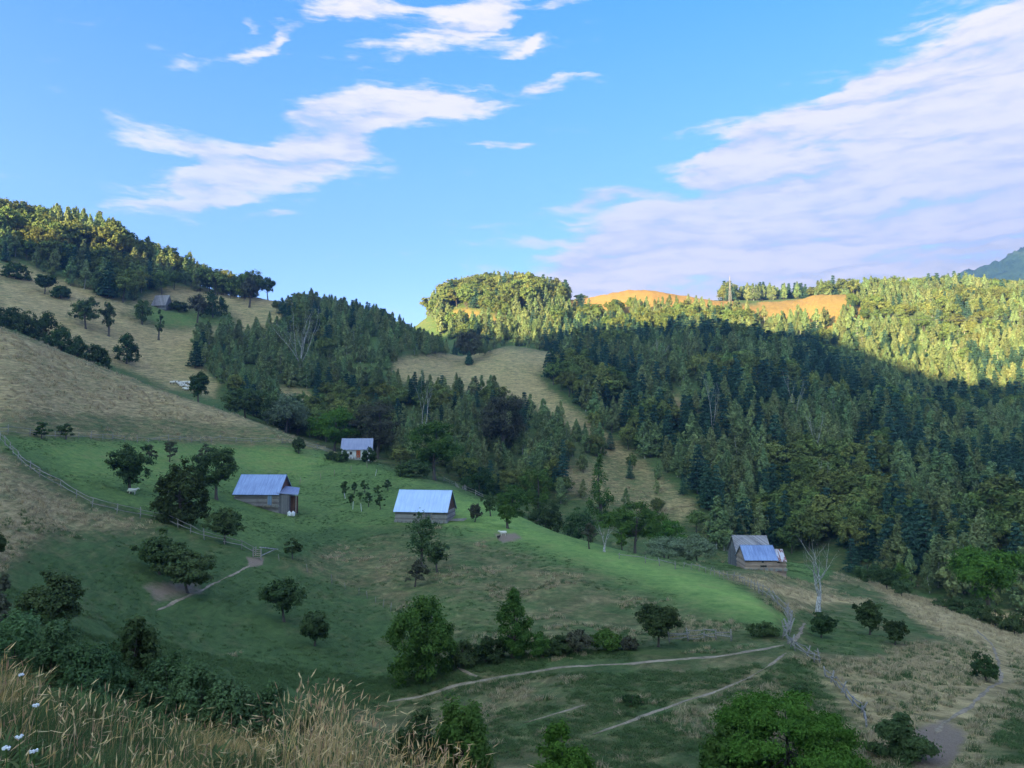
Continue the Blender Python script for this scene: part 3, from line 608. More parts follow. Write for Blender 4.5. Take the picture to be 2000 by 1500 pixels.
for zi, (where, poly, r0, r1, sp, mixp, hr, holes) in enumerate(FOREST):
    amin, amax = R(-37), R(37)
    n = int((amax - amin)*(r1*r1 - r0*r0)/2/(sp*sp)*1.0)
    a_ = frng.uniform(amin, amax, n); r_ = np.sqrt(frng.uniform(r0*r0, r1*r1, n)); x, y = r_*np.sin(a_), r_*np.cos(a_); z = Z(x, y)
    px, py, _ = project(x, y, z); ok = poly_sd(px, py, poly) > frng.uniform(-5, 3, n)
    for hpoly in (holes or []): ok &= poly_sd(px, py, hpoly) < -2
    ok &= (px > -60) & (px < 2060)
    x, y, z, px, py, r_ = [q[ok] for q in (x, y, z, px, py, r_)]
    # patches of one species, like in real woods
    pn = fbm(x/26, y/26, 3, 40 + zi)*1.1 + .5; u = np.clip(pn*.65 + frng.uniform(0, 1, len(x))*.35 + 0, 0, .999); o_ = np.argsort(np.argsort(u))/len(u)
    k = np.where(o_ < mixp[0], 0, np.where(o_ < mixp[0] + mixp[1], 1, 2))
    h = frng.uniform(hr[0], hr[1], len(x))*(1 + .18*fbm(x/15, y/15, 2, 70 + zi))*np.where(k == 1, 1.1, 1)
    h = np.where(frng.uniform(0, 1, len(x)) < .12, h*.65, h)
    if zi == 5: h = h*np.where(px < 1120, 1.25, 1.0)
    # hidden behind the ground?
    vis = np.ones(len(x), bool)
    for q in np.linspace(.05, .96, 46):
        vis &= Z(x*q, y*q) < (z + h*.9)*q + .5
    keep = vis | (frng.uniform(0, 1, len(x)) < 0.0)
    x, y, z, px, py, r_, k, h, vis = [q_[keep] for q_ in (x, y, z, px, py, r_, k, h, vis)]
    for i in range(len(x)): allp.append((h[i]/r_[i]*(1 if -20 < px[i] < 2020 else .3), k[i], x[i], y[i], z[i], h[i], zi))
print('forest trees', len(allp))
allp.sort(key=lambda t: -t[0])
KIND = ['birch_tree', 'pine_tree', 'broadleaf_tree']; FT = {}; used = [0, 0, 0]; rest = [[], [], []]; protos = {}
for (_, k, x, y, z, h, zi) in allp:
    if used[k] < 240:
        used[k] += 1; v = random.randrange(4); nm = KIND[k]
        o = bpy.data.objects.new(nm, FAR[nm][v]); COL.objects.link(o); protos.setdefault((k, v), o)
        w = random.uniform(.85, 1.2)*h/10
        o.location = (x, y, z - .15); o.scale = (w, w, h/10); o.rotation_euler = (R(random.uniform(-3, 3)), R(random.uniform(-3, 3)), random.uniform(0, 6.28))
        qx, qy, _ = project(x, y, z); lb_ = where_label(float(qx), float(qy), zi, k, h)
        tag(o, lb_, 'tree', lb_); FT.setdefault(lb_, []).append((float(qx), o))
    else: rest[k].append((x, y, z, h))
O1 = ['', 'first', 'second', 'third', 'fourth', 'fifth', 'sixth', 'seventh', 'eighth', 'ninth', 'tenth', 'eleventh', 'twelfth', 'thirteenth', 'fourteenth', 'fifteenth', 'sixteenth', 'seventeenth', 'eighteenth', 'nineteenth']
def ordinal(n): return O1[n] if n < 20 else ['twentieth', 'thirtieth', 'fortieth', 'fiftieth', 'sixtieth'][n//10 - 2] if n % 10 == 0 else ['twenty', 'thirty', 'forty', 'fifty', 'sixty'][n//10 - 2] + '-' + O1[n % 10]
for lb_, L_ in FT.items():
    L_.sort(key=lambda t: t[0])
    if len(L_) > 1:
        for i, (_, o) in enumerate(L_): o['label'] = lb_ + ', ' + ordinal(i + 1) + ' from left'
def scatter(name, pts, sc_, rot, var, objs, **kw):
    """points carrying scale / rotation / variant, instanced by geometry nodes; kept for uncountable stuff only"""
    me = bpy.data.meshes.new(name); me.vertices.add(len(pts)); me.vertices.foreach_set('co', np.asarray(pts, np.float32).ravel())
    for nm, dt, val in (('scl', 'FLOAT_VECTOR', sc_), ('rot', 'FLOAT_VECTOR', rot)):
        a_ = me.attributes.new(nm, dt, 'POINT'); a_.data.foreach_set('vector', np.asarray(val, np.float32).ravel())
    a_ = me.attributes.new('var', 'INT', 'POINT'); a_.data.foreach_set('value', np.asarray(var, np.int32))
    o = obj(name, me, kind='stuff', **kw)
    g = bpy.data.node_groups.new(name, 'GeometryNodeTree'); g.interface.new_socket('Geometry', in_out='INPUT', socket_type='NodeSocketGeometry'); g.interface.new_socket('Geometry', in_out='OUTPUT', socket_type='NodeSocketGeometry')
    N = NB(g); gi = N.n('NodeGroupInput'); go = N.n('NodeGroupOutput'); ip = N.n('GeometryNodeInstanceOnPoints'); jn = N.n('GeometryNodeJoinGeometry')
    for ob in reversed(objs):      # join keeps the last link first
        if isinstance(ob, bpy.types.Object):
            oi = N.n('GeometryNodeObjectInfo'); oi.inputs['Object'].default_value = ob; oi.transform_space = 'ORIGINAL'; src = oi.outputs['Geometry']
        g2 = N.n('GeometryNodeGeometryToInstance'); N.l(src, g2.inputs[0]); N.l(g2.outputs[0], jn.inputs[0])
    N.l(gi.outputs[0], ip.inputs['Points']); N.l(jn.outputs[0], ip.inputs['Instance']); ip.inputs['Pick Instance'].default_value = True
    def na_(nm, dt):
        q = N.n('GeometryNodeInputNamedAttribute', data_type=dt); q.inputs[0].default_value = nm; return q.outputs[0]
    N.l(na_('var', 'INT'), ip.inputs['Instance Index']); N.l(na_('scl', 'FLOAT_VECTOR'), ip.inputs['Scale'])
    e2r = N.n('FunctionNodeEulerToRotation'); N.l(na_('rot', 'FLOAT_VECTOR'), e2r.inputs[0]); N.l(e2r.outputs[0], ip.inputs['Rotation'])
    N.l(ip.outputs[0], go.inputs[0])
    md = o.modifiers.new(name, 'NODES'); md.node_group = g
    return o
for k in range(3):
    P_ = np.array(rest[k]); n = len(P_)
    if not n: continue
    w = frng.uniform(.85, 1.2, n)*P_[:, 3]/10
    scatter(['birch_forest', 'pine_forest', 'broadleaf_forest'][k], P_[:, :3] - [0, 0, .15], np.stack([w, w, P_[:, 3]/10], -1), np.stack([frng.uniform(-.05, .05, n), frng.uniform(-.05, .05, n), frng.uniform(0, 6.28, n)], -1),
            frng.integers(0, 4, n), [protos[(k, v)] for v in range(4)], label=['mass of small birches filling the distant wooded slopes', 'mass of dark pines filling the distant wooded slopes', 'mass of rounded broadleaf trees filling the distant wooded slopes'][k], cat='forest')
# ------------------------------------------------------------------ single trees and shrubs
def tree(name, kind, mname, px, base, top, wpx, label, cat='tree', r=None, n=3000, leaf=.16, lean=0, bark='bark', group=None, seed=None, r0=None, dens=1.0, nb=10, rmin=30):
    """base: photo row of the foot (or None with a distance r), top: photo row of the tip, wpx: crown width in photo pixels"""
    seed = int(px*7 + top) if seed is None else seed
    if r is None: p = at(px, base, rmin); r = math.hypot(p.x, p.y)
    else: p = at_r(px, r)
    _, t_ = pix_dir(px, top); H = float(t_)*r - p.z; Wd = wpx*r/F
    H = max(H, .6)
    leaf = max(leaf, r*.0015)
    n = int(n*dens)
    me, cl = crown_mesh(name + '_crown', kind, H, Wd, n, leaf, mname, seed)
    root = empty(name, p, label=label, cat=cat, group=group)
    obj('crown', me, root)
    mb = MB(); limbs(mb, H, cl, r0 or max(.05, H*.028), nb, seed, lean); mb.build('trunk', M[bark], root, smooth=True)
    return root
def dead_tree(name, px, base, top, wpx, label, r=None, depth=5, seed=1, r0=.3, spread=.55, rmin=30, bark='deadwood', multi=1, group=None):
    if r is None: p = at(px, base, rmin); r = math.hypot(p.x, p.y)
    else: p = at_r(px, r)
    _, t_ = pix_dir(px, top); H = float(t_)*r - p.z
    rd = random.Random(seed); root = empty(name, p, label=label, cat='dead tree', group=group); trunk = MB(); br = MB()
    def grow(mb, a_, d, L, w, lv):
        pts = [a_]; rr = [w]; q = a_.copy(); dd = d.copy()
        for i in range(4):
            dd = (dd + Vector((rd.uniform(-.18, .18), rd.uniform(-.18, .18), rd.uniform(-.02, .10)))).normalized(); q = q + dd*L/4; pts.append(q.copy()); rr.append(w*(1 - .13*(i+1)))
        mb.tube(pts, rr, 6 if lv < 2 else 4)
        if lv >= depth: return
        for k in range(3 if lv < 3 else 2):
            at_ = pts[rd.choice([2, 3, 4])] if k else pts[4]
            s_ = spread*(1.25 if k else .6); nd = (dd + Vector((rd.uniform(-1, 1)*s_, rd.uniform(-1, 1)*s_, rd.uniform(-.1, .35)))).normalized()
            grow(br, at_, nd, L*rd.uniform(.55, .78), w*(.55 if k == 0 else .36), lv + 1)
    if multi == 1:
        trunk.tube([(0, 0, -.2), (0, 0, .1), (0, 0, H*.08), (.02*H, 0, H*.2)], [r0*1.5, r0*1.25, r0, r0*.85], 8)
        grow(br, Vector((.02*H, 0, H*.18)), Vector((-.16, 0, 1)).normalized(), H*.34, r0*.62, 1)
        grow(br, Vector((.02*H, 0, H*.16)), Vector((.30, .08, 1)).normalized(), H*.32, r0*.58, 1)
    else:
        trunk.tube([(0, 0, -.2), (0, 0, .2), (0, 0, H*.1)], [r0*1.3, r0, r0*.9], 8)
        for k in range(multi):
            grow(br, Vector((0, 0, H*.08)), Vector((-.45 + .9*k/(multi-1), rd.uniform(-.2, .2), 1)).normalized(), H*.38, r0*.5, 2)
    trunk.build('trunk', M[bark], root, smooth=True); br.build('branches', M[bark], root, smooth=True)
    return root
G_OR = 'orchard trees around the barns'
T = tree
T('apple_tree', 'orchard', 'orchard', 250, 962, 852, 80, 'round old fruit tree on bare earth in the upper meadow beyond the rail fence', n=5200, leaf=.22, group=G_OR)
T('pear_tree', 'lime', 'dark', 352, 1022, 893, 94, 'biggest dark leafy tree beside the rail fence, left of the sloping blue barn roof', n=8500, leaf=.22, group=G_OR)
T('pear_tree', 'beech', 'orchard', 424, 976, 862, 78, 'tall dark tree just behind the left end of the barn with lean-to', n=6000, leaf=.22, group=G_OR)
T('apple_tree', 'orchard', 'orchard', 437, 1062, 988, 62, 'dark fruit tree growing against the rail fence below the barn with lean-to', n=4200, leaf=.18, group=G_OR)
T('apple_tree', 'orchard', 'orchard', 312, 1122, 1036, 92, 'leaning dark fruit tree on the slope below the rail fence, upper one of a pair', n=5600, leaf=.18, group=G_OR, lean=-.1)
T('apple_tree', 'orchard', 'orchard', 366, 1158, 1066, 96, 'wide dark fruit tree over bare earth, lower one of a pair below the fence', n=6200, leaf=.18, group=G_OR, lean=-.15)
T('apple_tree', 'orchard', 'orchard', 553, 1214, 1120, 82, 'fruit tree with pale trunk in the green hollow below the gate', n=5200, leaf=.16, group=G_OR)
T('apple_tree', 'orchard', 'orchard', 615, 1262, 1192, 72, 'lower fruit tree of the hollow, downhill from the pale-trunked one', n=4200, leaf=.15, group=G_OR)
T('plum_tree', 'sparse', 'orchard', 570, 1092, 1050, 46, 'thin small tree on the slope uphill of the open gate', n=1300, leaf=.17, group=G_OR)
T('plum_tree', 'orchard', 'orchard', 583, 886, 853, 30, 'lone small tree at the top of the upper meadow under the straw hillside', n=1500, leaf=.2, group=G_OR)
T('plum_tree', 'sparse', 'purple', 292, 905, 868, 34, 'almost bare small tree behind the round fruit tree of the upper meadow', n=500, leaf=.2, nb=20, group=G_OR)
T('plum_tree', 'sparse', 'purple', 331, 902, 862, 42, 'thin-leaved tree in the upper meadow above the biggest dark tree', n=800, leaf=.2, nb=20, group=G_OR)
T('plum_tree', 'sparse', 'purple', 400, 900, 866, 36, 'thin-leaved tree in the upper meadow behind the tall barn-side tree', n=700, leaf=.2, nb=20, group=G_OR)
T('scrub_tree', 'sparse', 'orchard', 82, 858, 824, 36, 'small thin tree on the fence between straw hillside and green meadow', n=700, leaf=.2, group='small trees on the upper fence line')
T('scrub_tree', 'sparse', 'orchard', 128, 858, 826, 34, 'second small thin tree on the upper fence line, the leafier one', n=1100, leaf=.2, group='small trees on the upper fence line')
T('plum_tree', 'orchard', 'orchard', 822, 1105, 1000, 64, 'tall airy tree in front of the bright-roofed barn, its tip crossing the eaves', n=2600, leaf=.17, nb=16, group=G_OR)
T('plum_tree', 'orchard', 'orchard', 852, 1118, 1050, 52, 'shorter airy tree standing right of the tall one below the bright-roofed barn', n=1900, leaf=.16, nb=14, group=G_OR)
T('plum_tree', 'sparse', 'purple', 812, 1146, 1088, 52, 'dull blue-green small tree lowest in front of the bright-roofed barn', n=1900, leaf=.16, nb=12, group=G_OR)
T('plum_tree', 'orchard', 'purple', 928, 1020, 980, 32, 'small leaning fruit tree next to the gable of the bright-roofed barn', n=1600, leaf=.17, lean=.15, group=G_OR)
T('plum_tree', 'orchard', 'orchard', 957, 1008, 962, 34, 'slim fruit tree on the crest right behind the leaning one', n=1500, leaf=.17, group=G_OR)
T('plum_tree', 'orchard', 'mid', 990, 1032, 976, 44, 'fruit tree with thick dark trunk on the mound crest above the white sheep', n=2600, leaf=.16, group=G_OR, r0=.2)
T('plum_tree', 'sparse', 'purple', 1150, 1072, 1019, 38, 'greyish small tree on the mound edge, first right of the dark hedge', n=1300, leaf=.16, group=G_OR)
dead_tree('dead_tree', 1180, 1078, 1016, 36, 'bare pale forked tree on the mound edge between two small trees', seed=4, r0=.14, depth=3)
T('plum_tree', 'sparse', 'mid', 1212, 1086, 1030, 40, 'thin green tree on the mound edge beside the pale forked one', r=112, n=1300, leaf=.16, group=G_OR)
T('willow_tree', 'willow', 'willow', 1302, 1108, 1042, 96, 'left half of the broad grey-green willow pair behind the mound', r=128, n=7500, leaf=.17, group='grey-green willows behind the mound')
T('willow_tree', 'willow', 'willow', 1356, 1110, 1040, 88, 'right half of the broad grey-green willow pair behind the mound', r=128, n=7500, leaf=.17, group='grey-green willows behind the mound')
T('walnut_tree', 'round', 'mid', 1240, 1090, 975, 118, 'large rounded green tree behind the mound, left of the willows', r=136, n=9000, leaf=.26)
T('walnut_tree', 'round', 'lime', 1295, 1060, 1010, 80, 'yellow-green crown rising behind the willow pair', r=150, n=4000, leaf=.26)
# right field
G_RF = 'small trees scattered over the right-hand field'
T('plum_tree', 'orchard', 'dark', 1604, 1246, 1194, 54, 'low round tree below the bleached dead tree', n=3000, leaf=.14, group=G_RF)
T('plum_tree', 'orchard', 'dark', 1699, 1240, 1170, 62, 'taller dark tree on a thin trunk in the middle of the right field', n=3400, leaf=.15, group=G_RF)
T('plum_tree', 'orchard', 'dark', 1749, 1260, 1209, 50, 'smaller dark tree downhill of the taller one in the right field', n=2600, leaf=.14, group=G_RF)
T('hawthorn', 'shrub', 'orchard', 1686, 1142, 1090, 54, 'dark bushy tree at the wood edge above the dry strip, the leftmost of a row', n=2600, leaf=.2, group=G_RF, r=133)
T('plum_tree', 'orchard', 'orchard', 1722, 1160, 1105, 50, 'second of the trees along the wood edge right of the log house', n=2300, leaf=.2, group=G_RF, r=126)
T('young_birch', 'birch', 'mid', 1750, 1160, 1098, 40, 'pointed pale green young tree at the wood edge above the dry strip', n=1800, leaf=.2, r=130)
T('plum_tree', 'orchard', 'orchard', 1752, 1176, 1130, 48, 'low spreading tree right in front of the pointed young one', n=2000, leaf=.18, group=G_RF, r=119)
T('ash_tree', 'round', 'lime', 1915, 1188, 1054, 118, 'big fresh green tree standing out from the dark wood at the right edge', r=124, n=11000, leaf=.26)
for i, (px, r_, top, w_, lb) in enumerate([(1838, 117, 1168, 46, 'first of the dark bushes along the straw crest, beneath the big green tree'), (1868, 115, 1160, 52, 'second bush of the straw crest row'), (1900, 112, 1166, 54, 'bush in the middle of the straw crest row'), (1930, 110, 1174, 50, 'dark bush right of the middle one on the straw crest'), (1965, 106, 1188, 46, 'last low bush at the right end of the straw crest row'), (1995, 120, 1158, 60, 'dark bush behind the crest at the right picture edge')]):
    T('hedge_bush', 'shrub', 'dark', px, None, top, w_, lb, 'bush', r=r_, n=2200, leaf=.17, group='bushes along the straw crest')
T('hedge_bush', 'shrub', 'dark', 1492, 1243, 1212, 62, 'dark thorn bush where the pole fence meets the path', 'bush', n=2000, leaf=.11)
T('hedge_bush', 'shrub', 'dark', 1925, 1330, 1262, 46, 'dull green bush standing in tall straw near the forked tracks', 'bush', n=1600, leaf=.11)
T('hedge_bush', 'shrub', 'weed', 1560, 1360, 1338, 40, 'low dark weed clump beside the lower rail fence', 'bush', n=900, leaf=.1)
T('hedge_bush', 'shrub', 'dark', 1235, 1376, 1356, 42, 'tiny dark bush alone in the rough pasture below the path', 'bush', n=900, leaf=.09)
# gully hedge under the mound
T('hazel_tree', 'lime', 'mid', 822, 1330, 1150, 132, 'largest round bush in the gully beside the footpath, left end of the hedge', n=15000, leaf=.13, r0=.12)
T('elm_tree', 'birch', 'mid', 1003, 1286, 1146, 74, 'pointed tree rising from the middle of the gully hedge', n=7500, leaf=.12)
T('hazel_tree', 'beech', 'dark', 1285, 1264, 1172, 84, 'dense dark tree at the right end of the gully hedge by the grey fence', n=7500, leaf=.12)
for i, (px, bs, top, w_, mn, lb) in enumerate([(905, 1302, 1238, 66, 'dark', 'dark bush between the largest round bush and the hedge tree'), (950, 1294, 1226, 74, 'dark', 'bluish dark bush left of the pointed hedge tree'), (1045, 1284, 1220, 74, 'mid', 'green bush right of the pointed hedge tree'), (1092, 1278, 1228, 60, 'dark', 'low dark bush in the middle of the gully hedge'), (1130, 1276, 1224, 60, 'purple', 'reddish-tinged bush of the gully hedge'), (1183, 1270, 1222, 66, 'mid', 'rounded green bush in the thin part of the hedge'), (1225, 1268, 1238, 46, 'purple', 'thin brushwood bush just left of the dense dark hedge tree')]):
    T('hedge_bush', 'shrub', mn, px, bs, top, w_, lb, 'bush', n=3600, leaf=.11, group='bushes of the gully hedge')
# in front, below the camera bank
T('elder_bush', 'lime', 'lime', 1525, None, 1352, 270, 'big bright green bush cut off by the bottom edge', 'bush', r=34, n=52000, leaf=.080, nb=22)
T('elder_bush', 'lime', 'mid', 1420, None, 1420, 120, 'darker green bush at the left foot of the big bright one', 'bush', r=33, n=9000, leaf=.11)
T('thorn_bush', 'shrub', 'orchard', 1738, None, 1385, 118, 'grey-green bush beside the eroded bank at the bottom right', 'bush', r=37, n=9000, leaf=.10)
T('willow_bush', 'lime', 'mid', 905, None, 1334, 118, 'feathery green bush behind the grass bank, crossing the footpath', 'bush', r=25, n=13000, leaf=.08)
T('willow_bush', 'lime', 'dark', 812, None, 1366, 96, 'dark feathery bush left of the one crossing the footpath', 'bush', r=24, n=9000, leaf=.08)
T('willow_bush', 'lime', 'lime', 1098, None, 1406, 124, 'small bright green bush near the middle of the bottom edge', 'bush', r=26, n=10000, leaf=.08)
T('thorn_bush', 'beech', 'dark', 275, None, 1200, 84, 'blackish-green bush sticking up behind the grassy bank', 'bush', r=27, n=6500, leaf=.10)
T('thorn_bush', 'lime', 'orchard', 112, None, 1112, 100, 'dim dark bush on the lower left slope above the weeds', 'bush', r=46, n=7000, leaf=.13)
T('thorn_bush', 'sparse', 'purple', 8, None, 1108, 60, 'twiggy shrub at the left picture edge', 'bush', r=38, n=900, leaf=.12, nb=18)
T('thorn_bush', 'shrub', 'orchard', -4, None, 1000, 34, 'dark bush cut by the left picture edge on the upper slope', 'bush', r=62, n=1500, leaf=.14)
for i, (px, r_, top, w_, lb) in enumerate([(40, 24, 1168, 130, 'tallest feathery weed clump at the lower left edge'), (120, 23, 1196, 90, 'feathery weed clump right of the tallest one'), (200, 22, 1232, 100, 'blue-green weed clump left of the blackish bush'), (335, 22, 1252, 100, 'blue-green weed clump right of the blackish bush'), (400, 21, 1262, 100, 'rounded weed clump mid-way along the bank'), (465, 20, 1290, 96, 'weed clump sloping down behind the straw grass'), (530, 20, 1310, 90, 'second-last weed clump along the bank'), (600, 19, 1335, 90, 'last weed clump, behind the tall seed stalks')]):
    T('weed_clump', 'lime', 'weed', px, None, top + 14, w_*1.25, lb, 'weeds', r=r_, n=12000, leaf=.055, group='feathery weed clumps behind the grass bank', r0=.02, nb=30)
# trees standing out from the wood
for args in [
 ('linden_tree', 'beech', 'mid', 850, None, 814, 112, 'large bright-topped green tree behind the bright-roofed barn', 176, 9000, .3),
 ('linden_tree', 'beech', 'lime', 655, None, 786, 104, 'yellowish-green topped tree above the small grey-roofed cabin', 200, 7000, .34),
 ('beech_tree', 'beech', 'purple', 985, None, 755, 98, 'huge brownish dark rounded tree in the middle of the wood', 212, 9000, .36),
 ('beech_tree', 'beech', 'purple', 740, None, 775, 92, 'dull dark tree between the two yellow-green topped trees', 196, 7000, .34),
 ('goat_willow', 'willow', 'willow', 560, None, 760, 84, 'soft grey-green rounded tree just past the straw hill crest', 212, 6500, .34),
 ('goat_willow', 'beech', 'dark', 478, None, 752, 92, 'dark spreading tree on the straw hill crest right of the ball-shaped one', 210, 6500, .34),
 ('hazel_tree', 'lime', 'orchard', 808, None, 898, 74, 'grey-green bushy tree directly behind the bright-roofed barn', 150, 5000, .24),
 ('hazel_tree', 'birch', 'mid', 1170, None, 884, 50, 'single upright tree standing in the lower brown clearing', 178, 2600, .28),
 ('hazel_tree', 'beech', 'mid', 1050, None, 905, 66, 'upright green tree at the edge of the lower clearing', 172, 3600, .28),
 ('hazel_tree', 'lime', 'dark', 935, None, 912, 74, 'dark bush mass behind the crest fence', 164, 4200, .26),
 ('hazel_tree', 'lime', 'mid', 1000, None, 940, 70, 'fresh green bush mass behind the crest right of the fence', 156, 4200, .26),
 ('hazel_tree', 'lime', 'dark', 1065, None, 972, 76, 'dark bush mass behind the mound crest', 148, 4200, .26),
 ('hazel_tree', 'lime', 'dark', 1130, None, 990, 72, 'second dark bush mass along the mound crest', 146, 4200, .26),
 ('beech_tree', 'beech', 'purple', 915, None, 640, 62, 'dark brownish tree at the top left corner of the clearing', 292, 3600, .42),
 ('beech_tree', 'round', 'broad', 1225, None, 640, 60, 'dark rounded tree beyond the far end of the clearing', 345, 2400, .5),
 ('pine_tree', 'pine', 'pine', 916, None, 686, 17, 'single small cone-shaped pine in the middle of the brown clearing', 288, 900, .4),
 ('maple_tree', 'lone', 'dark', 388, None, 724, 40, 'ball-shaped dark tree alone on the straw hill crest near the sheep', 196, 4200, .3),
 ('pear_tree', 'lime', 'dark', 244, None, 648, 42, 'dark bushy tree in the middle of the back pasture', 250, 2400, .36),
 ('pear_tree', 'orchard', 'orchard', 162, None, 577, 46, 'wide dark fruit tree of the back pasture, larger of two neighbours', 268, 2600, .36),
 ('pear_tree', 'orchard', 'orchard', 207, None, 587, 24, 'narrow dark tree right next to the wide fruit tree of the back pasture', 268, 1500, .36),
 ('pear_tree', 'orchard', 'orchard', 274, None, 580, 38, 'fruit tree just left of the steep grey hut', 286, 1700, .38),
 ('plum_tree', 'sparse', 'orchard', 308, None, 600, 18, 'small thin tree below the steep grey hut', 276, 500, .38),
 ('pear_tree', 'round', 'purple', 383, None, 572, 34, 'brownish tree right of the steep grey hut', 296, 1700, .38),
 ('pear_tree', 'lime', 'dark', 412, None, 568, 54, 'dark bushy tree behind the brownish one on the back pasture', 304, 2400, .38),
 ('pear_tree', 'lime', 'dark', 345, None, 586, 36, 'low dark bush beside the steep grey hut', 306, 1200, .38),
 ('oak_tree', 'round', 'orchard', 80, None, 533, 36, 'tall tree at the left of the back pasture below the hilltop wood', 290, 2000, .38),
 ('oak_tree', 'lime', 'dark', 112, None, 556, 32, 'rounded dark tree touching the tall one below the hilltop wood', 288, 1700, .38),
 ('oak_tree', 'lime', 'dark', 22, None, 512, 46, 'dark tree at the foot of the hilltop wood near the left edge', 300, 1800, .4),
 ('oak_tree', 'round', 'purple', 484, None, 532, 32, 'spreading tree on the saddle skyline, nearer of two', 318, 2200, .4),
 ('oak_tree', 'round', 'dark', 519, None, 541, 32, 'round-headed tree alone against the sky on the saddle', 332, 1900, .4),
 ('cherry_tree', 'birch', 'broad', 1082, None, 590, 26, 'loose pale tree at the right foot of the sunlit knoll', 470, 1000, .6),
 ('cherry_tree', 'round', 'broad', 1135, None, 577, 26, 'small lit tree on the skyline dip left of the orange hilltop', 476, 1000, .6)]:
    T(args[0], args[1], args[2], args[3], None, args[5], args[6], args[7], 'tree', r=args[8], n=args[9], leaf=args[10], nb=5)
for i, (px, r_, top, w_, lb) in enumerate([(8, 232, 592, 60, 'first dark hedge tree behind the straw hill, at the left edge'), (45, 230, 600, 60, 'second dark hedge tree behind the straw hill'), (82, 226, 606, 56, 'third and broadest of the dark hedge trees behind the straw hill'), (115, 222, 634, 50, 'lower dark hedge tree at the right end behind the straw hill'), (150, 220, 655, 40, 'low hedge bush sloping down behind the straw hill'), (188, 222, 668, 46, 'last low hedge bush behind the straw hill')]):
    T('hedge_tree', 'lime', 'dark', px, None, top, w_, lb, 'tree', r=r_, n=3000, leaf=.34, group='dark hedge behind the straw hill', nb=5)
dead_tree('dead_tree', 1598, 1196, 1040, 60, 'tall bleached bare tree standing in the right field', seed=21, r0=.24, depth=5, spread=.8)
dead_tree('dead_tree', 585, 660, 578, 40, 'pale many-stemmed bare tree in front of the shaded knoll', r=268, seed=9, r0=.28, depth=4, multi=6)
for i, (px, r_, top) in enumerate([(1388, 232, 712), (1552, 250, 705), (1590, 232, 780), (1605, 205, 885), (1285, 285, 655), (823, 205, 700)]):
    dead_tree('dead_birch', px, None, top, 20, ['bare white birch stem left of the upper brown patch', 'leaning white birch stem high in the dark spur', 'slim white birch stem in the middle of the dark spur', 'short white birch stem low in the dark spur', 'pale stem at the top of the spur', 'pale stem among the shaded birches'][i], r=r_, seed=30 + i, r0=.16, depth=3, spread=.3, group='pale bare stems in the wood')

# ------------------------------------------------------------------ paths
PATHS = []
def ribbon(name, pts, w, m, lift=.035, label=None, wj=.3, r1=150):
    P_ = [at(a_, c_, 28, r1) for a_, c_ in pts]; out = []
    for i in range(len(P_) - 1):
        n = max(2, int((P_[i+1] - P_[i]).length/.35))
        for k in range(n): out.append(P_[i].lerp(P_[i+1], k/n))
    out.append(P_[-1]); xy = np.array([[p.x, p.y] for p in out]); ker = np.ones(9)/9
    for _ in range(2): xy = np.stack([np.convolve(np.pad(xy[:, k], 4, 'edge'), ker, 'valid') for k in (0, 1)], -1)
    d = np.gradient(xy, axis=0); d /= np.linalg.norm(d, axis=1, keepdims=True); nrm = np.stack([-d[:, 1], d[:, 0]], -1)
    s_ = np.arange(len(xy))*.35; off = fbm(s_/5, s_*0 + 3.1, 3, 5)*w*.5
    ww = w*(1 + wj*fbm(s_/1.3, s_*0 + .5, 3, 8)*1.6); ww[:3] *= .4; ww[-3:] *= .4
    PATHS.append(xy); rows = []
    for q in (-1, -.33, .33, 1):
        p = xy + nrm*(off + q*ww*.5 + (.12*fbm(s_*1.7, s_*0 + q*9, 2, 12)*(abs(q) == 1)))[:, None]
        rows.append(np.column_stack([p, Z(p[:, 0], p[:, 1]) + lift*(1 if abs(q) < 1 else .2)]))
    V_ = np.stack(rows, 1).reshape(-1, 3); f = []
    for i in range(len(xy) - 1):
        for k in range(3): q = i*4 + k; f.append((q, q+4, q+5, q+1))
    o = obj(name, mesh_np(name, V_, np.array(f), 4, [m], smooth=True), kind='structure'); 
    return o
ribbon('path', [(735, 1378), (800, 1364), (880, 1343), (960, 1326), (1040, 1312), (1120, 1302), (1200, 1299), (1280, 1291), (1360, 1285), (1440, 1277), (1500, 1268), (1545, 1258)], .40, M['path'])
ribbon('path', [(1536, 1262), (1556, 1248), (1564, 1232), (1572, 1216)], .28, M['path'])
ribbon('path', [(880, 1300), (905, 1313), (945, 1326)], .3, M['path'])
ribbon('path', [(1140, 1444), (1220, 1412), (1300, 1384), (1380, 1356), (1440, 1336), (1500, 1305), (1540, 1272)], .20, M['path'])
ribbon('path', [(300, 1196), (340, 1176), (400, 1150), (450, 1125), (495, 1100)], .22, M['path'])
ribbon('path', [(1000, 1420), (1100, 1392), (1160, 1372)], .12, M['path'])
ribbon('path', [(1905, 1228), (1940, 1262), (1952, 1300), (1960, 1330), (1900, 1375), (1850, 1410), (1820, 1440)], .22, M['path'])

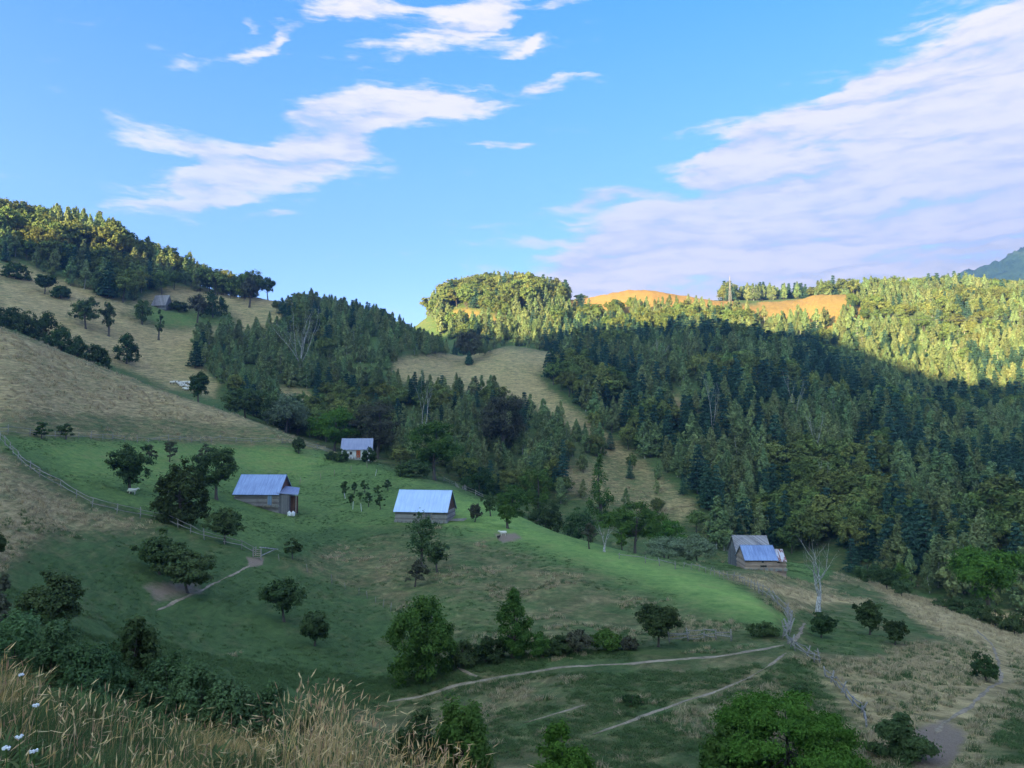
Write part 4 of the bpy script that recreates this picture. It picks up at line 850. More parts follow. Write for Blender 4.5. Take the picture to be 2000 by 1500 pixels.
# ------------------------------------------------------------------ barns
def roof_slab(mb, x0, x1, e, rdg, th=.07, ribs=0, rib_h=.035):
    """sheet from eave e=(y,z) to ridge rdg=(y,z)"""
    e = Vector((0, *e)); g = Vector((0, *rdg)); d = (g - e).normalized(); nn = Vector((0, -d.z, d.y)); nn = nn if nn.z > 0 else -nn
    poly = [e, g, g + nn*th, e + nn*th]; mb.prismx([(p.y, p.z) for p in poly], x0, x1)
    if ribs:
        for i in range(ribs + 1):
            x = x0 + (x1 - x0)*i/ribs; x = min(max(x, x0 + .03), x1 - .03); p0 = e + nn*(th + .002); p1 = g + nn*(th + .002)
            mb.prismx([(p0.y, p0.z), (p1.y, p1.z), ((p1 + nn*rib_h).y, (p1 + nn*rib_h).z), ((p0 + nn*rib_h).y, (p0 + nn*rib_h).z)], x - .025, x + .025)
def barn(name, p, rz, L, Wd, hw, hr, ov, mroof, mwall, mgable, label, cat, ribs=14, door=None, logs=True, ove=.35, windows=(), fcorner=True, doorm='greyboards', cap=True):
    root = empty(name, p, rz, label=label, cat=cat); x0, x1 = -L/2, L/2; y0, y1 = -Wd/2, Wd/2
    mb = MB(); nl = max(3, int((hw + 1.4)/.24)); hh = (hw + 1.4)/nl; rd = random.Random(len(label))
    for i in range(nl):
        z = -1.4 + hh*(i + .5); j = rd.uniform(-.015, .015); ext = .16 if i % 2 else .02
        for y in (y0, y1): mb.box((0, y + j, z), (L + ext*2, .17, hh*.90))
        for x in (x0, x1): mb.box((x + j, 0, z + .01), (.165, Wd + (.34 - ext*2) - .2, hh*.88))
    mb.box((0, 0, hw/2 - .7), (L - .22, Wd - .22, hw + 1.35)); mb.build('wall', M[mwall], root)
    st = MB()
    for i in range(int(L/.6) + 1):
        st.box((x0 + i*L/int(L/.6), y0 - .03, -.10 + rd.uniform(-.05, .05)), (.42, .30, .34), Matrix.Rotation(rd.uniform(-.2, .2), 3, 'Z'))
    st.build('foundation', M['stone'], root)
    for sx, nm in ((x0, 'gable'), (x1, 'gable')):
        g = MB(); g.prismx([(y0 - .02, hw), (y1 + .02, hw), (0, hw + hr - .04)], sx - .09 if sx > 0 else sx - .09, sx + .09); g.build(nm, M[mgable], root)
    sl_ = hr/(Wd/2); rf = MB(); zo = hw + .10
    roof_slab(rf, x0 - ov, x1 + ov, (y0 - ove, zo - sl_*ove), (0, zo + hr), ribs=ribs); roof_slab(rf, x0 - ov, x1 + ov, (y1 + ove, zo - sl_*ove), (0, zo + hr), ribs=ribs)
    if cap: rf.tube([(x0 - ov, 0, zo + hr + .07), (0, 0, zo + hr + .05), (x1 + ov, 0, zo + hr + .07)], .06, 6)
    r_ = rf.build('roof', M[mroof], root)
    tr = MB()
    for x in (x0 - ov + .01, x1 + ov - .03):
        for s_ in (-1, 1):
            a_ = Vector((x, s_*(Wd/2 + ove), zo - sl_*ove - .09)); c_ = Vector((x, 0, zo + hr - .09)); tr.tube([a_, c_], .055, 4)
    tr.build('bargeboard', M['greyboards'], r_)
    if door:
        dx, dw, dh = door; d = MB(); d.box((dx, y0 - .115, dh/2), (dw, .05, dh)); dd = d.build('door', M[doorm], root)
        f = MB()
        for q in (-1, 1): f.box((dx + q*(dw/2 + .045), y0 - .125, dh/2), (.085, .09, dh + .1))
        f.box((dx, y0 - .125, dh + .06), (dw, .09, .08)); f.build('frame', M['plainwood'], dd)
    for (wx, wz, ww, wh) in windows:
        w_ = MB(); w_.box((wx, y0 - .10, wz), (ww, .03, wh)); wo_ = w_.build('window', M['void'], root); f = MB()
        for q in (-1, 1): f.box((wx + q*ww/2, y0 - .12, wz), (.07, .07, wh + .1)); f.box((wx, y0 - .12, wz + q*wh/2), (ww - .08, .07, .07))
        f.build('frame', M['plainwood'], wo_)
    return root
def place(px, py, r=None, dz=0, rmin=60):
    p = at(px, py, rmin) if r is None else at_r(px, r); return Vector((p.x, p.y, p.z + dz))
# bright-roofed barn in the middle
p = place(830, 1021, rmin=80); rB = math.hypot(p.x, p.y)
s_ = rB/F; cB = Vector((p.x - .2, p.y + 2.6, p.z + .25))
b2 = barn('barn', cB, R(-9), 100*s_, 5.2, 20*s_, 34*s_, .3, 'roof_b', 'logs', 'redboards', 'log barn with the brightest sheet-metal roof and a red-brown gable on the mound', 'barn', 16, door=(1.1, 1.0, 1.35), windows=[(-.9, .9, .45, .35)])
mb = MB(); 
for i in range(5): mb.box((100*s_/2 + 1.0 + .1*i, -1.9 + .35*i, .05 + .03*i), (2.2, .16, .07), Matrix.Rotation(R(8*i - 10), 3, 'Z'))
o = mb.build('plank_pile', M['rail'], label='loose grey planks lying at the gable foot of the bright-roofed barn', cat='planks'); o.location = cB; o.rotation_euler = (0, 0, R(-2)); o.location.z = float(Z(cB.x + 4.6, cB.y - 1.5)) + .05
# barn with lean-to
p = place(503, 989, rmin=80); rA = math.hypot(p.x, p.y); s_ = rA/F; cA = Vector((p.x, p.y + 2.7, p.z + .2))
b1 = barn('barn', cA, R(-3), 80*s_, 5.6, 21*s_, 30*s_, .3, 'roof_a', 'logs', 'redboards', 'log barn with a blue-grey metal roof and a small lean-to at its gable', 'barn', 14, door=(80*s_/2 - 1.15, .62, 1.5), doorm='roof_a')
lt = MB(); Lx = 80*s_/2
roof_slab(lt, 0, 1, (0, 0), (1, 1)); lt = MB()
lv = [(Lx - .1, -3.05, 1.72), (Lx + 2.9, -2.55, 1.42), (Lx + 2.0, .9, 2.15), (Lx + .1, .3, 2.45)]
top = [Vector(v) + Vector((0, 0, .08)) for v in lv]; lt.add(list(lv) + [tuple(v) for v in top], [(0, 3, 2, 1), (4, 5, 6, 7), (0, 1, 5, 4), (1, 2, 6, 5), (2, 3, 7, 6), (3, 0, 4, 7)])
lr = lt.build('lean_to_roof', M['roof_c'], b1)
w_ = MB(); w_.box((Lx + .75, -2.72, .05), (1.3, .10, 2.9)); w_.box((Lx + 1.42, -1.2, .1), (.10, 2.9, 2.8)); w_.build('lean_to_wall', M['greyboards'], b1)
w_ = MB(); w_.box((Lx + 2.05, -1.6, -.05), (1.1, .12, 2.5)); w_.build('lean_to_back_wall', M['redboards'], b1)
for q in (0, 1):
    w_ = MB(); w_.tube([(Lx + 1.5 + q*1.1, -2.55, -1.4), (Lx + 1.5 + q*1.1, -2.5, 1.42)], .06, 6); w_.build('post', M['rail'], b1)
def rot_pt(c, rz, v): return Vector(c) + Matrix.Rotation(rz, 3, 'Z') @ Vector(v)
q = rot_pt(cA, R(-3), (Lx + 1.9, -3.2, 0)); zq = float(Z(q.x, q.y))
for i, dx in enumerate((0, .55)):
    mb = MB(); mb.tube([(0, 0, 0), (0, 0, .08), (0, 0, .5), (0, 0, .62), (0, 0, .66), (0, 0, .74)], [.22, .26, .26, .2, .09, .09], 12)
    bb = mb.build('barrel', M['plastic'], smooth=True, label=['white plastic barrel under the lean-to, left one', 'white plastic barrel under the lean-to, right one'][i], cat='barrel', group='white barrels at the lean-to'); bb.location = (q.x + dx, q.y - .1, zq)
mb = MB()
for i in range(4): mb.box((0, -.1*i, .05 + .07*i), (4.2 - .4*i, .14, .05), Matrix.Rotation(R(2*i), 3, 'Z'))
o = mb.build('plank_pile', M['plainwood'], label='long pale planks stacked along the log wall of the barn with lean-to', cat='planks'); q = rot_pt(cA, R(-3), (.6, -3.2, 0)); o.location = (q.x, q.y, float(Z(q.x, q.y)) + .05); o.rotation_euler = (0, 0, R(-3))
# small cabin at the wood edge
p = place(694, 897, rmin=110); rC = math.hypot(p.x, p.y); s_ = rC/F; cC = Vector((p.x, p.y + 2.2, p.z + .3))
b3 = barn('cabin', cC, R(7), 55*s_, 4.4, 17*s_, 18*s_, .28, 'roof_c', 'white', 'greyboards', 'small cabin with plain lilac-grey roof and an orange door at the wood edge', 'cabin', 0, door=(.35, .75, 1.55), doorm='orange', windows=[(-1.2, 1.0, .5, .6)])
mb = MB(); mb.box((.35, -2.36, .8), (.06, .05, 1.4)); mb.box((.35, -2.36, .55), (.6, .05, .06)); mb.box((.35, -2.36, 1.05), (.6, .05, .06)); mb.build('door_bars', M['void'], b3)
for i, (px, top, w_, r_) in enumerate([(668, 872, 26, rC - 3.5), (648, 880, 26, rC - 3), (724, 868, 34, rC - 3)]):
    T('hedge_bush', 'shrub', 'dark', px, None, top, w_, ['dark bush against the left wall of the cabin', 'bush on the fence left of the cabin', 'dark bush on the right of the orange-doored cabin'][i], 'bush', r=r_, n=1500, leaf=.2, group='bushes round the cabin')
mb = MB()
for i in range(9): mb.tube([(-.9 + .25*i, 0, 0), (-.6 + .22*i + .2*(i % 3), .1, .9 + .2*(i % 2))], .035, 5)
o = mb.build('stick_heap', M['deadwood'], label='heap of pale sticks leaning below the orange-doored cabin', cat='sticks'); o.location = at(690, 899, 110)
# log house group on the right
p = place(1487, 1113, rmin=100); rD = math.hypot(p.x, p.y); s_ = rD/F
cD = Vector((p.x, p.y + 2.0, p.z + .15)); L1 = 56*s_
b4 = barn('log_house', cD, R(-1), L1, 4.0, 17*s_, 19*s_, .2, 'roof_a', 'brownlogs', 'brownlogs', 'brown log outbuilding with a clean blue metal roof, in front of the shingled barn', 'log house', 10, windows=[(.3, .35, .9, .28), (.2, .92, .35, .26)])
q = Vector((p.x + (1519 - 1487)*s_, p.y + 1.9, p.z + .1))
b5 = barn('shed', q, R(-1), 28*s_, 3.2, 15*s_, 15*s_, .14, 'roof_rust', 'brownlogs', 'brownlogs', 'little log shed with rust-streaked roof joined to the right of the log outbuilding', 'shed', 6, windows=[(.05, .88, .5, .22)], cap=False)
q = at_r(1459, rD + 8.0); cE = Vector((q.x, q.y, q.z + .35))
_, t1 = pix_dir(1459, 1048); hE = float(t1)*(rD + 8) - cE.z - 1.2
b6 = barn('barn', cE, R(-4), 58*s_*1.05, 7.0, 1.2, hE, .25, 'shingle', 'greyboards', 'greyboards', 'large old barn with a grey shingle roof behind the blue-roofed outbuilding', 'barn', 0)
mb = MB(); mb.prism([(-.9, 0), (.9, 0), (0, .95)], -2.0, 0); d_ = mb.build('dormer', M['shingle'], b6); d_.location = (.9, -.6, 1.2 + hE*.38)
mb = MB(); mb.box((0, 0, 0), (.9, .1, .5)); d_ = mb.build('vent_hatch', M['void'], b6); d_.location = (.9, -2.62, 1.2 + hE*.38 + .32)
# steep hut on the back pasture
p = place(312, 602, rmin=225); rH = math.hypot(p.x, p.y); s_ = rH/F
b7 = barn('hut', Vector((p.x, p.y + 2, p.z)), R(-8), 26*s_, 4.4, 1.3, 24*s_ - 1.3, .2, 'shingle', 'greyboards', 'greyboards', 'steep grey-roofed hut on the far pasture below the hilltop wood', 'hut', 0)

# ------------------------------------------------------------------ fences
def fence(name, pts, label, sp=2.2, hp=1.1, rails=2, m='rail', post_r=.05, rmin=30, tilt=.12, cat='fence', wob=.1, gaps=0.0, seed=1, r1=400):
    rd = random.Random(seed); P_ = [at(a_, c_, rmin, r1) for a_, c_ in pts]; root = empty(name, P_[0], label=label, cat=cat); o0 = Vector(P_[0])
    ps = []
    for i in range(len(P_) - 1):
        n = max(1, round((P_[i+1] - P_[i]).length/sp))
        for k in range(n): ps.append(P_[i].lerp(P_[i+1], k/n))
    ps.append(P_[-1]); ps = [Vector((p.x + rd.uniform(-wob, wob), p.y + rd.uniform(-wob, wob), 0)) for p in ps]
    for p in ps: p.z = float(Z(p.x, p.y))
    mb = MB(); mb.tube([(0, 0, -.3), (.01, 0, hp*.5), (0, .01, hp)], [post_r, post_r, post_r*.7], 6); pm = mb.mesh('post', M[m], True); tops = []
    for p in ps:
        o = obj('post', pm, root, p - o0); e = (rd.uniform(-tilt, tilt), rd.uniform(-tilt, tilt), rd.uniform(0, 6)); o.rotation_euler = e; k = rd.uniform(.75, 1.15); o.scale = (k, k, k)
    for i in range(len(ps) - 1):
        for q in range(rails):
            if rd.random() < gaps: continue
            z = hp*(.38 + .42*q/(max(rails - 1, 1))) if rails > 1 else hp*.7
            d = (ps[i+1] - ps[i])*.06
            a_ = ps[i] - o0 - d + Vector((rd.uniform(-.04, .04), -.07, z + rd.uniform(-.14, .12))); c_ = ps[i+1] - o0 + d + Vector((0, -.07, z + rd.uniform(-.14, .12)))
            m_ = a_.lerp(c_, .5) + Vector((0, 0, -rd.uniform(0, .07))); w_ = rd.uniform(.026, .045)
            r_ = MB(); r_.tube([a_, m_, c_], [w_, w_*.9, w_*.7], 5); r_.build('rail', M[m], root, smooth=True)
    return root
fence('rail_fence', [(-30, 835), (0, 862), (20, 880), (40, 905), (80, 933), (120, 955), (180, 990), (230, 1004), (275, 1012), (320, 1018)], 'weathered rail fence winding down from the left edge, dividing dry slope and meadow', sp=2.4, seed=2)
fence('rail_fence', [(322, 1018), (348, 1032), (372, 1042), (400, 1055), (440, 1063), (470, 1073), (498, 1086)], 'sagging lower rail fence running under the dark trees to the gate', sp=2.2, seed=3, gaps=.2)
fence('rail_fence', [(-30, 850), (60, 852), (130, 857), (220, 860), (330, 862), (430, 861), (520, 864), (580, 870), (620, 878), (648, 888)], 'long grey fence along the line where straw hillside meets green meadow', sp=3.4, seed=4, rails=2, gaps=.25)
fence('wire_fence', [(585, 946), (625, 938), (652, 930), (686, 921), (716, 914)], 'row of pale posts crossing the meadow towards the cabin', sp=4.6, rails=0, post_r=.07, hp=1.5, m='plainwood', seed=5)
fence('rail_fence', [(866, 940), (890, 950), (910, 960), (928, 968), (945, 976)], 'grey fence on the skyline crest behind the bright-roofed barn', sp=2.2, seed=6, rails=2)
fence('picket_fence', [(1335, 1110), (1380, 1120), (1415, 1130), (1450, 1140), (1480, 1156)], 'short thin stakes along the far edge of the bright green mound', sp=1.0, seed=7, rails=1, hp=.9, post_r=.035, tilt=.25)
fence('pole_fence', [(1485, 1160), (1505, 1172), (1520, 1188), (1535, 1200), (1546, 1212), (1547, 1224), (1540, 1236), (1530, 1250)], 'tumbledown pale pole fence curling round the end of the mound', sp=.95, seed=8, rails=2, hp=1.1, post_r=.05, tilt=.42, wob=.15)
fence('rail_fence', [(1540, 1258), (1556, 1272), (1572, 1284), (1590, 1294), (1604, 1296)], 'collapsed rails right of the path fork', sp=1.1, seed=9, rails=3, hp=.8, tilt=.3)
fence('rail_fence', [(1612, 1322), (1632, 1342), (1652, 1362), (1668, 1380), (1686, 1404), (1692, 1420)], 'broken rail fence running down to the bottom right bushes', sp=1.1, seed=10, rails=2, hp=.6, tilt=.5)
fence('rail_fence', [(1308, 1256), (1342, 1252), (1375, 1250), (1400, 1250), (1428, 1253)], 'low grey rail fence right of the dense hedge tree', sp=1.0, seed=11, rails=3, hp=.8, tilt=.15)
fence('stake_fence', [(545, 1096), (600, 1118), (650, 1140), (700, 1160), (735, 1178), (765, 1195)], 'line of thin stakes between the green hollow and the olive mound', sp=2.4, seed=12, rails=0, hp=.8, post_r=.03, m='rail')
fence('stake_fence', [(1210, 1092), (1260, 1100), (1320, 1112)], 'stakes showing between mound edge and willows', sp=3, seed=13, rails=1, hp=.9, r1=130)
# gate and the pole lying beside it
p = at(502, 1092, 60); gt = empty('field_gate', p, R(-25), label='open five-bar wooden gate beside the trodden earth', cat='gate')
for i in range(5):
    mb = MB(); mb.box((0, 0, .16 + .2*i), (1.0, .05, .07)); mb.build('bar', M['plainwood'], gt)
for q in (-1, 1):
    mb = MB(); mb.box((q*.53, 0, .5), (.08, .08, 1.25)); mb.build('post', M['rail'], gt)
a_ = at(507, 1086, 60); c_ = at(543, 1083, 60); mb = MB(); mb.tube([Vector((0, 0, .9)), (c_ - a_) + Vector((0, 0, .55))], [.06, .05], 7); mb.tube([Vector((.1, 0, 0)), (c_ - a_)*.85 + Vector((0, .1, .6))], [.045, .04], 6)
o = mb.build('pole', M['deadwood'], label='pale pole propped out from the gate towards the thin tree', cat='pole'); o.location = a_

# saplings with white stakes
for i, (px, py, h_, w_) in enumerate([(672, 972, 34, 16), (692, 966, 26, 16), (674, 958, 22, 14), (720, 990, 34, 22), (686, 988, 26, 14), (712, 962, 30, 18), (742, 996, 32, 20), (738, 968, 24, 18), (703, 980, 22, 14), (757, 958, 26, 20)]):
    T('sapling', 'sparse', 'orchard', px, py, py - h_*random.uniform(.8, 1.0), w_*random.uniform(.9, 1.3), ['sapling nearest the meadow corner of the young orchard', 'sapling behind the first one in the young orchard', 'uppermost sapling on the left of the young orchard', 'broad-headed sapling in the middle of the young orchard', 'thin low sapling at the front left of the young orchard', 'sapling at the back right of the middle one', 'front sapling closest to the bright-roofed barn', 'sapling in the scrub at the right of the young orchard', 'small sapling between the thin and the broad-headed one', 'bushy sapling next to the wood edge'][i], 'young tree', n=420, leaf=.14, group='young orchard trees', nb=6, rmin=80)
mb = MB(); mb.tube([(0, 0, -.2), (0, 0, 1.3)], [.045, .035], 6); pm = mb.mesh('stake', M['white'])
for i, (px, py) in enumerate([(674, 974), (706, 999), (720, 987), (689, 995), (754, 950), (733, 930)]):
    o = obj('stake', pm, None, at(px, py, 80), label=['white stake beside the first sapling', 'bright white stake at the front of the young orchard', 'white stake beside the broad-headed sapling', 'faint white stake by the thin low sapling', 'white stake by the wood edge behind the barn', 'slanting white stake near the cabin slope'][i], cat='stake', group='white stakes of the young orchard'); o.rotation_euler = (R(3*i - 8), R(5*i - 12), 0)

# ------------------------------------------------------------------ animals
def ell(mb, c, rx, ry, rz_, n=10, m=7, rot=None):
    c = Vector(c); rot = rot or Matrix.Identity(3); vs = []; fs = []
    for i in range(m + 1):
        ph = math.pi*i/m
        for k in range(n):
            th = 2*math.pi*k/n; vs.append(c + rot @ Vector((rx*math.cos(ph), ry*math.sin(ph)*math.cos(th), rz_*math.sin(ph)*math.sin(th))))
    for i in range(m):
        for k in range(n): fs.append((i*n+k, i*n+(k+1) % n, (i+1)*n+(k+1) % n, (i+1)*n+k))
    mb.add(vs, fs)
def beast(kind='wool'):
    mb = MB(); mb.m = 0
    mb.tube([(-.56, 0, .62), (-.50, 0, .64), (-.3, 0, .63), (0, 0, .60), (.28, 0, .62), (.46, 0, .68), (.60, 0, .80)], [.05, .20, .26, .27, .25, .19, .12], 12)
    mb.tube([(.5, 0, .70), (.66, 0, .82), (.74, 0, .88)], [.15, .11, .09], 8)
    mb.m = 1
    mb.tube([(.70, 0, .89), (.80, 0, .86), (.92, 0, .76), (.96, 0, .73)], [.08, .085, .055, .03], 8)
    for s_ in (-1, 1):
        mb.tube([(.74, s_*.07, .90), (.72, s_*.18, .87)], [.03, .012], 5)
        mb.tube([(.34, s_*.12, .55), (.36, s_*.12, .30), (.34, s_*.12, .0)], [.065, .035, .03], 6)
        mb.tube([(-.34, s_*.13, .58), (-.26, s_*.13, .40), (-.38, s_*.13, .24), (-.34, s_*.13, .0)], [.09, .055, .032, .03], 6)
    mb.m = 0; mb.tube([(-.55, 0, .66), (-.62, 0, .5), (-.62, 0, .38)], [.04, .035, .015], 5)
    return mb
sm1 = beast().mesh('sheep', [M['wool'], M['darkwool']], True); sm2 = beast().mesh('goat', [M['darkwool'], M['darkwool']], True); sm3 = beast().mesh('sheep', [M['wool'], M['wool']], True)
o = obj('sheep', sm3, None, at(983, 1047, 80), label='white sheep standing on the bare earth of the mound crest', cat='sheep'); o.rotation_euler = (0, 0, R(185)); o.scale = (.8,)*3
o = obj('dog', sm2, None, at(974, 1053, 80), label='small black dog lying below the white sheep', cat='dog'); o.scale = (.55,)*3; o.rotation_euler = (0, 0, R(60))
FLK = [(336, 749), (342, 748), (352, 752), (356, 749), (361, 748), (366, 748), (370, 749), (354, 755), (361, 754), (366, 756), (360, 760), (364, 762), (368, 761), (356, 752), (372, 751), (349, 750)]
for i, (px, py) in enumerate(FLK):
    a2, t2 = pix_dir(px, py + 1.5); rr = 0
    p = at(px, py + 2, 206, 300)
    o = obj('sheep', sm1, None, p, label='pale sheep grazing in the flock beside the ball-shaped tree', cat='sheep', group='flock of sheep beside the ball-shaped tree'); o.rotation_euler = (0, 0, random.choice([0, 3.1, .4, 2.8]) + random.uniform(-.4, .4)); o.scale = (random.uniform(.95, 1.1),)*3
for i, (px, py, lb) in enumerate([(258, 966, 'white sheep resting on bare earth under the round fruit tree'), (316, 964, 'white sheep just left of the biggest dark tree'), (325, 969, 'white sheep half hidden beneath the biggest dark tree')]):
    o = obj('sheep', sm3, None, at(px, py, 80), label=lb, cat='sheep'); o.rotation_euler = (0, 0, R(160*i + 10)); o.scale = (.85,)*3
# ------------------------------------------------------------------ pylon
p = at_r(1429, 486); _, t1 = pix_dir(1426, 538); Hp = float(t1)*486 - p.z; py_ = empty('power_pylon', p, R(12), label='slender lattice power pylon on the skyline saddle', cat='pylon')
mb = MB(); Wb = .8
for sx in (-1, 1):
    for sy in (-1, 1): mb.tube([(sx*Wb, sy*Wb, -1), (sx*.22, sy*.22, Hp*.75), (0, 0, Hp)], [.11, .09, .07], 4)
nseg = 12
for i in range(nseg):
    z0, z1 = Hp*.75*i/nseg, Hp*.75*(i+1)/nseg; w0 = Wb + (.22 - Wb)*i/nseg; w1 = Wb + (.22 - Wb)*(i+1)/nseg
    for sy in (-1, 1): mb.tube([(-w0, sy*w0, z0), (w1, sy*w1, z1)],   .045, 3, False); mb.tube([(w0, sy*w0, z0), (-w1, sy*w1, z1)], .045, 3, False)
mb.build('mast', M['steel'], py_)
for (z, x0, x1) in ((.78, -1.7, .2), (.64, -.2, 3.0), (.50, -1.6, .2)):
    mb = MB(); mb.tube([(x0, 0, Hp*z), (x1, 0, Hp*z + .05)], .16, 4); mb.tube([(x0 if abs(x0) > 1 else x1, 0, Hp*z), (0, 0, Hp*z + 1.0)], .05, 4); mb.build('crossarm', M['steel'], py_)
mb = MB(); pe = at_r(2080, 380)
for (z, x) in ((.78, -1.7), (.64, 3.0), (.50, -1.6)):
    a_ = Vector(p) + Vector((x, 0, Hp*z)); c_ = Vector((pe.x, pe.y + x*2, pe.z + 26)); mb.tube([a_.lerp(c_, k/20) + Vector((0, 0, -9*4*(k/20)*(1 - k/20))) for k in range(21)], .035, 4, False)
mb.build('power_line', M['steel'], label='thin sagging power cables running right from the pylon', cat='cable')
# ------------------------------------------------------------------ far mountain
mx = np.linspace(500, 2400, 220); my = np.linspace(1450, 2600, 170); MX, MY = np.meshgrid(mx, my, indexing='ij')
def ridge_h(px): return np.interp(px, [1500, 1780, 1840, 1900, 2000, 2200, 2600, 3000], [-120, 330, 490, 520, 565, 660, 760, 700])
PXm = 1000 + F*MX/MY; cr = ridge_h(PXm)*.84; d_ = np.abs(MY - 2050)/560
MZ = cr*np.clip(1 - d_**1.25, -.6, 1) + fbm(MX/420, MY/420, 5, 60)*130 + fbm(MX/22, MY/22, 3, 61)*22 + 10
g_ = np.arange(220*170).reshape(220, 170); f_ = np.stack([g_[:-1, :-1], g_[1:, :-1], g_[1:, 1:], g_[:-1, 1:]], -1).reshape(-1, 4)
m, b = mat('mountain_forest'); geo = b.n('ShaderNodeNewGeometry'); n1 = b.noise(geo.outputs['Position'], .05, 6, .7); n2 = b.noise(geo.outputs['Position'], .0035, 4, .55)
c = b.mix(b.rng(n1, .35, .65), (.010, .026, .018), (.034, .062, .030)); c = b.mix(b.rng(n2, .56, .62), c, (.07, .10, .04)); finish(m, b, c, .95, n1, 1.0, bdist=8, spec=.05)
obj('mountain', mesh_np('mountain', np.stack([MX, MY, MZ], -1).reshape(-1, 3), f_, 4, [m], smooth=True), kind='structure')
# ------------------------------------------------------------------ grasses
m, b = mat('straw_grass'); at_ = b.n('ShaderNodeAttribute', attribute_name='tint'); oi = b.n('ShaderNodeObjectInfo')
gr_ = b.n('ShaderNodeValToRGB'); e = gr_.color_ramp.elements; e[0].position = 0; e[0].color = (.075, .135, .048, 1); e[1].position = 1; e[1].color = (.74, .55, .28, 1)
for p_, c_ in ((.25, (.115, .160, .060, 1)), (.42, (.23, .19, .075, 1)), (.58, (.46, .31, .11, 1)), (.76, (.64, .45, .18, 1)), (.88, (.40, .23, .14, 1))): q_ = e.new(p_); q_.color = c_
b.l(b.m('ADD', at_.outputs['Fac'], b.m('MULTIPLY', b.m('SUBTRACT', oi.outputs['Random'], .5), .15)), gr_.inputs[0])
d_ = b.n('ShaderNodeBsdfDiffuse'); t_ = b.n('ShaderNodeBsdfTranslucent'); mx_ = b.n('ShaderNodeMixShader'); mx_.inputs[0].default_value = .35; o_ = b.n('ShaderNodeOutputMaterial')
b.l(gr_.outputs[0], d_.inputs[0]); b.l(gr_.outputs[0], t_.inputs[0]); b.l(d_.outputs[0], mx_.inputs[1]); b.l(t_.outputs[0], mx_.inputs[2]); b.l(mx_.outputs[0], o_.inputs[0]); M['straw'] = m
M['field_straw'] = m.copy(); M['field_straw'].name = 'field_straw'
for q_ in M['field_straw'].node_tree.nodes:
    if q_.type == 'VALTORGB':
        for e_ in q_.color_ramp.elements:
            if e_.position > .4: c_ = e_.color; L_ = .35*c_[0] + .65*c_[1]; e_.color = (.45*c_[0] + .55*L_*1.12, .45*c_[1] + .55*L_, .45*c_[2] + .55*L_*.70, 1)
def blades(P0, h, lean, az_, w, tint, nseg=4, curl=1.0, grng=None):
    """curved tapering strips; lean = horizontal travel of the tip / height"""
    n = len(P0); t = np.linspace(0, 1, nseg + 1)[None, :, None]
    dirh = np.stack([np.cos(az_), np.sin(az_), np.zeros(n)], -1)[:, None, :]; side = np.stack([-np.sin(az_ + grng.uniform(-1.2, 1.2, n)), np.cos(az_ + grng.uniform(-1.2, 1.2, n)), np.zeros(n)], -1)[:, None, :]
    up = np.array([0, 0, 1.0])[None, None, :]
    path = P0[:, None, :] + dirh*(h*lean)[:, None, None]*t**(1.6 + .8*curl) + up*h[:, None, None]*(t - np.clip(lean - .5, 0, 1.2)[:, None, None]*.45*t**3)
    ww = (w[:, None, None]*.5)*np.array([1, .95, .8, .55, .08][:nseg+1] if nseg == 4 else np.linspace(1, .1, nseg+1))[None, :, None]
    A_, B_ = path - side*ww, path + side*ww
    V_ = np.stack([A_, B_], 2).reshape(n, -1, 3); base_ = (np.arange(n)*(nseg+1)*2)[:, None, None]
    q = np.array([[2*i, 2*i+1, 2*i+3, 2*i+2] for i in range(nseg)])[None]
    return V_.reshape(-1, 3), (base_ + q).reshape(-1), np.repeat(tint, nseg), path[:, -1, :]
def build_blades(name, parts, **kw):
    V_, F_, T_ = [], [], []; o0 = 0
    for v, f, t in parts: V_.append(v); F_.append(f + o0); T_.append(t); o0 += len(v)
    return obj(name, mesh_np(name, np.vstack(V_), np.concatenate(F_), 4, [M['straw']], attrs={'tint': ('FACE', np.concatenate(T_))}), kind='stuff', **kw)
g2 = np.random.default_rng(5)
def bank_pts(n, px0, px1, r0, r1):
    px = g2.uniform(px0, px1, n); r_ = np.sqrt(g2.uniform(r0*r0, r1*r1, n)); a_ = np.arctan((px - 1000)/F); x, y = r_*np.sin(a_), r_*np.cos(a_)
    return px, r_, np.stack([x, y, Z(x, y)], -1)
px, r_, P0 = bank_pts(112000, -300, 1300, 2.2, 7.6)
nz = fbm(P0[:, 0]/.9, P0[:, 1]/.9, 3, 21); nz2 = fbm(P0[:, 0]/.35, P0[:, 1]/.35, 2, 22)
grn = (nz < .0) | (g2.uniform(0, 1, len(px)) < .22) | ((px < 330) & (r_ < 4.6) & (nz < .25))
tint = np.where(grn, g2.uniform(.02, .34, len(px)), np.clip(.60 + .25*nz + g2.normal(0, .16, len(px)), .2, 1.0))
h = g2.uniform(.08, .27, len(px))*(1 + .55*nz2)*np.where(grn, .75, 1)*np.interp(px, [500, 1000], [1, .7])
pa = blades(P0 - [0, 0, .03], h, np.abs(g2.normal(.7, .5, len(px))), g2.normal(.15, 1.7, len(px)), g2.uniform(.0025, .006, len(px)), tint, grng=g2)
parts = [pa[:3]]
build_blades('dry_grass', parts, label='thick straw-coloured grass covering the near bank', cat='grass')
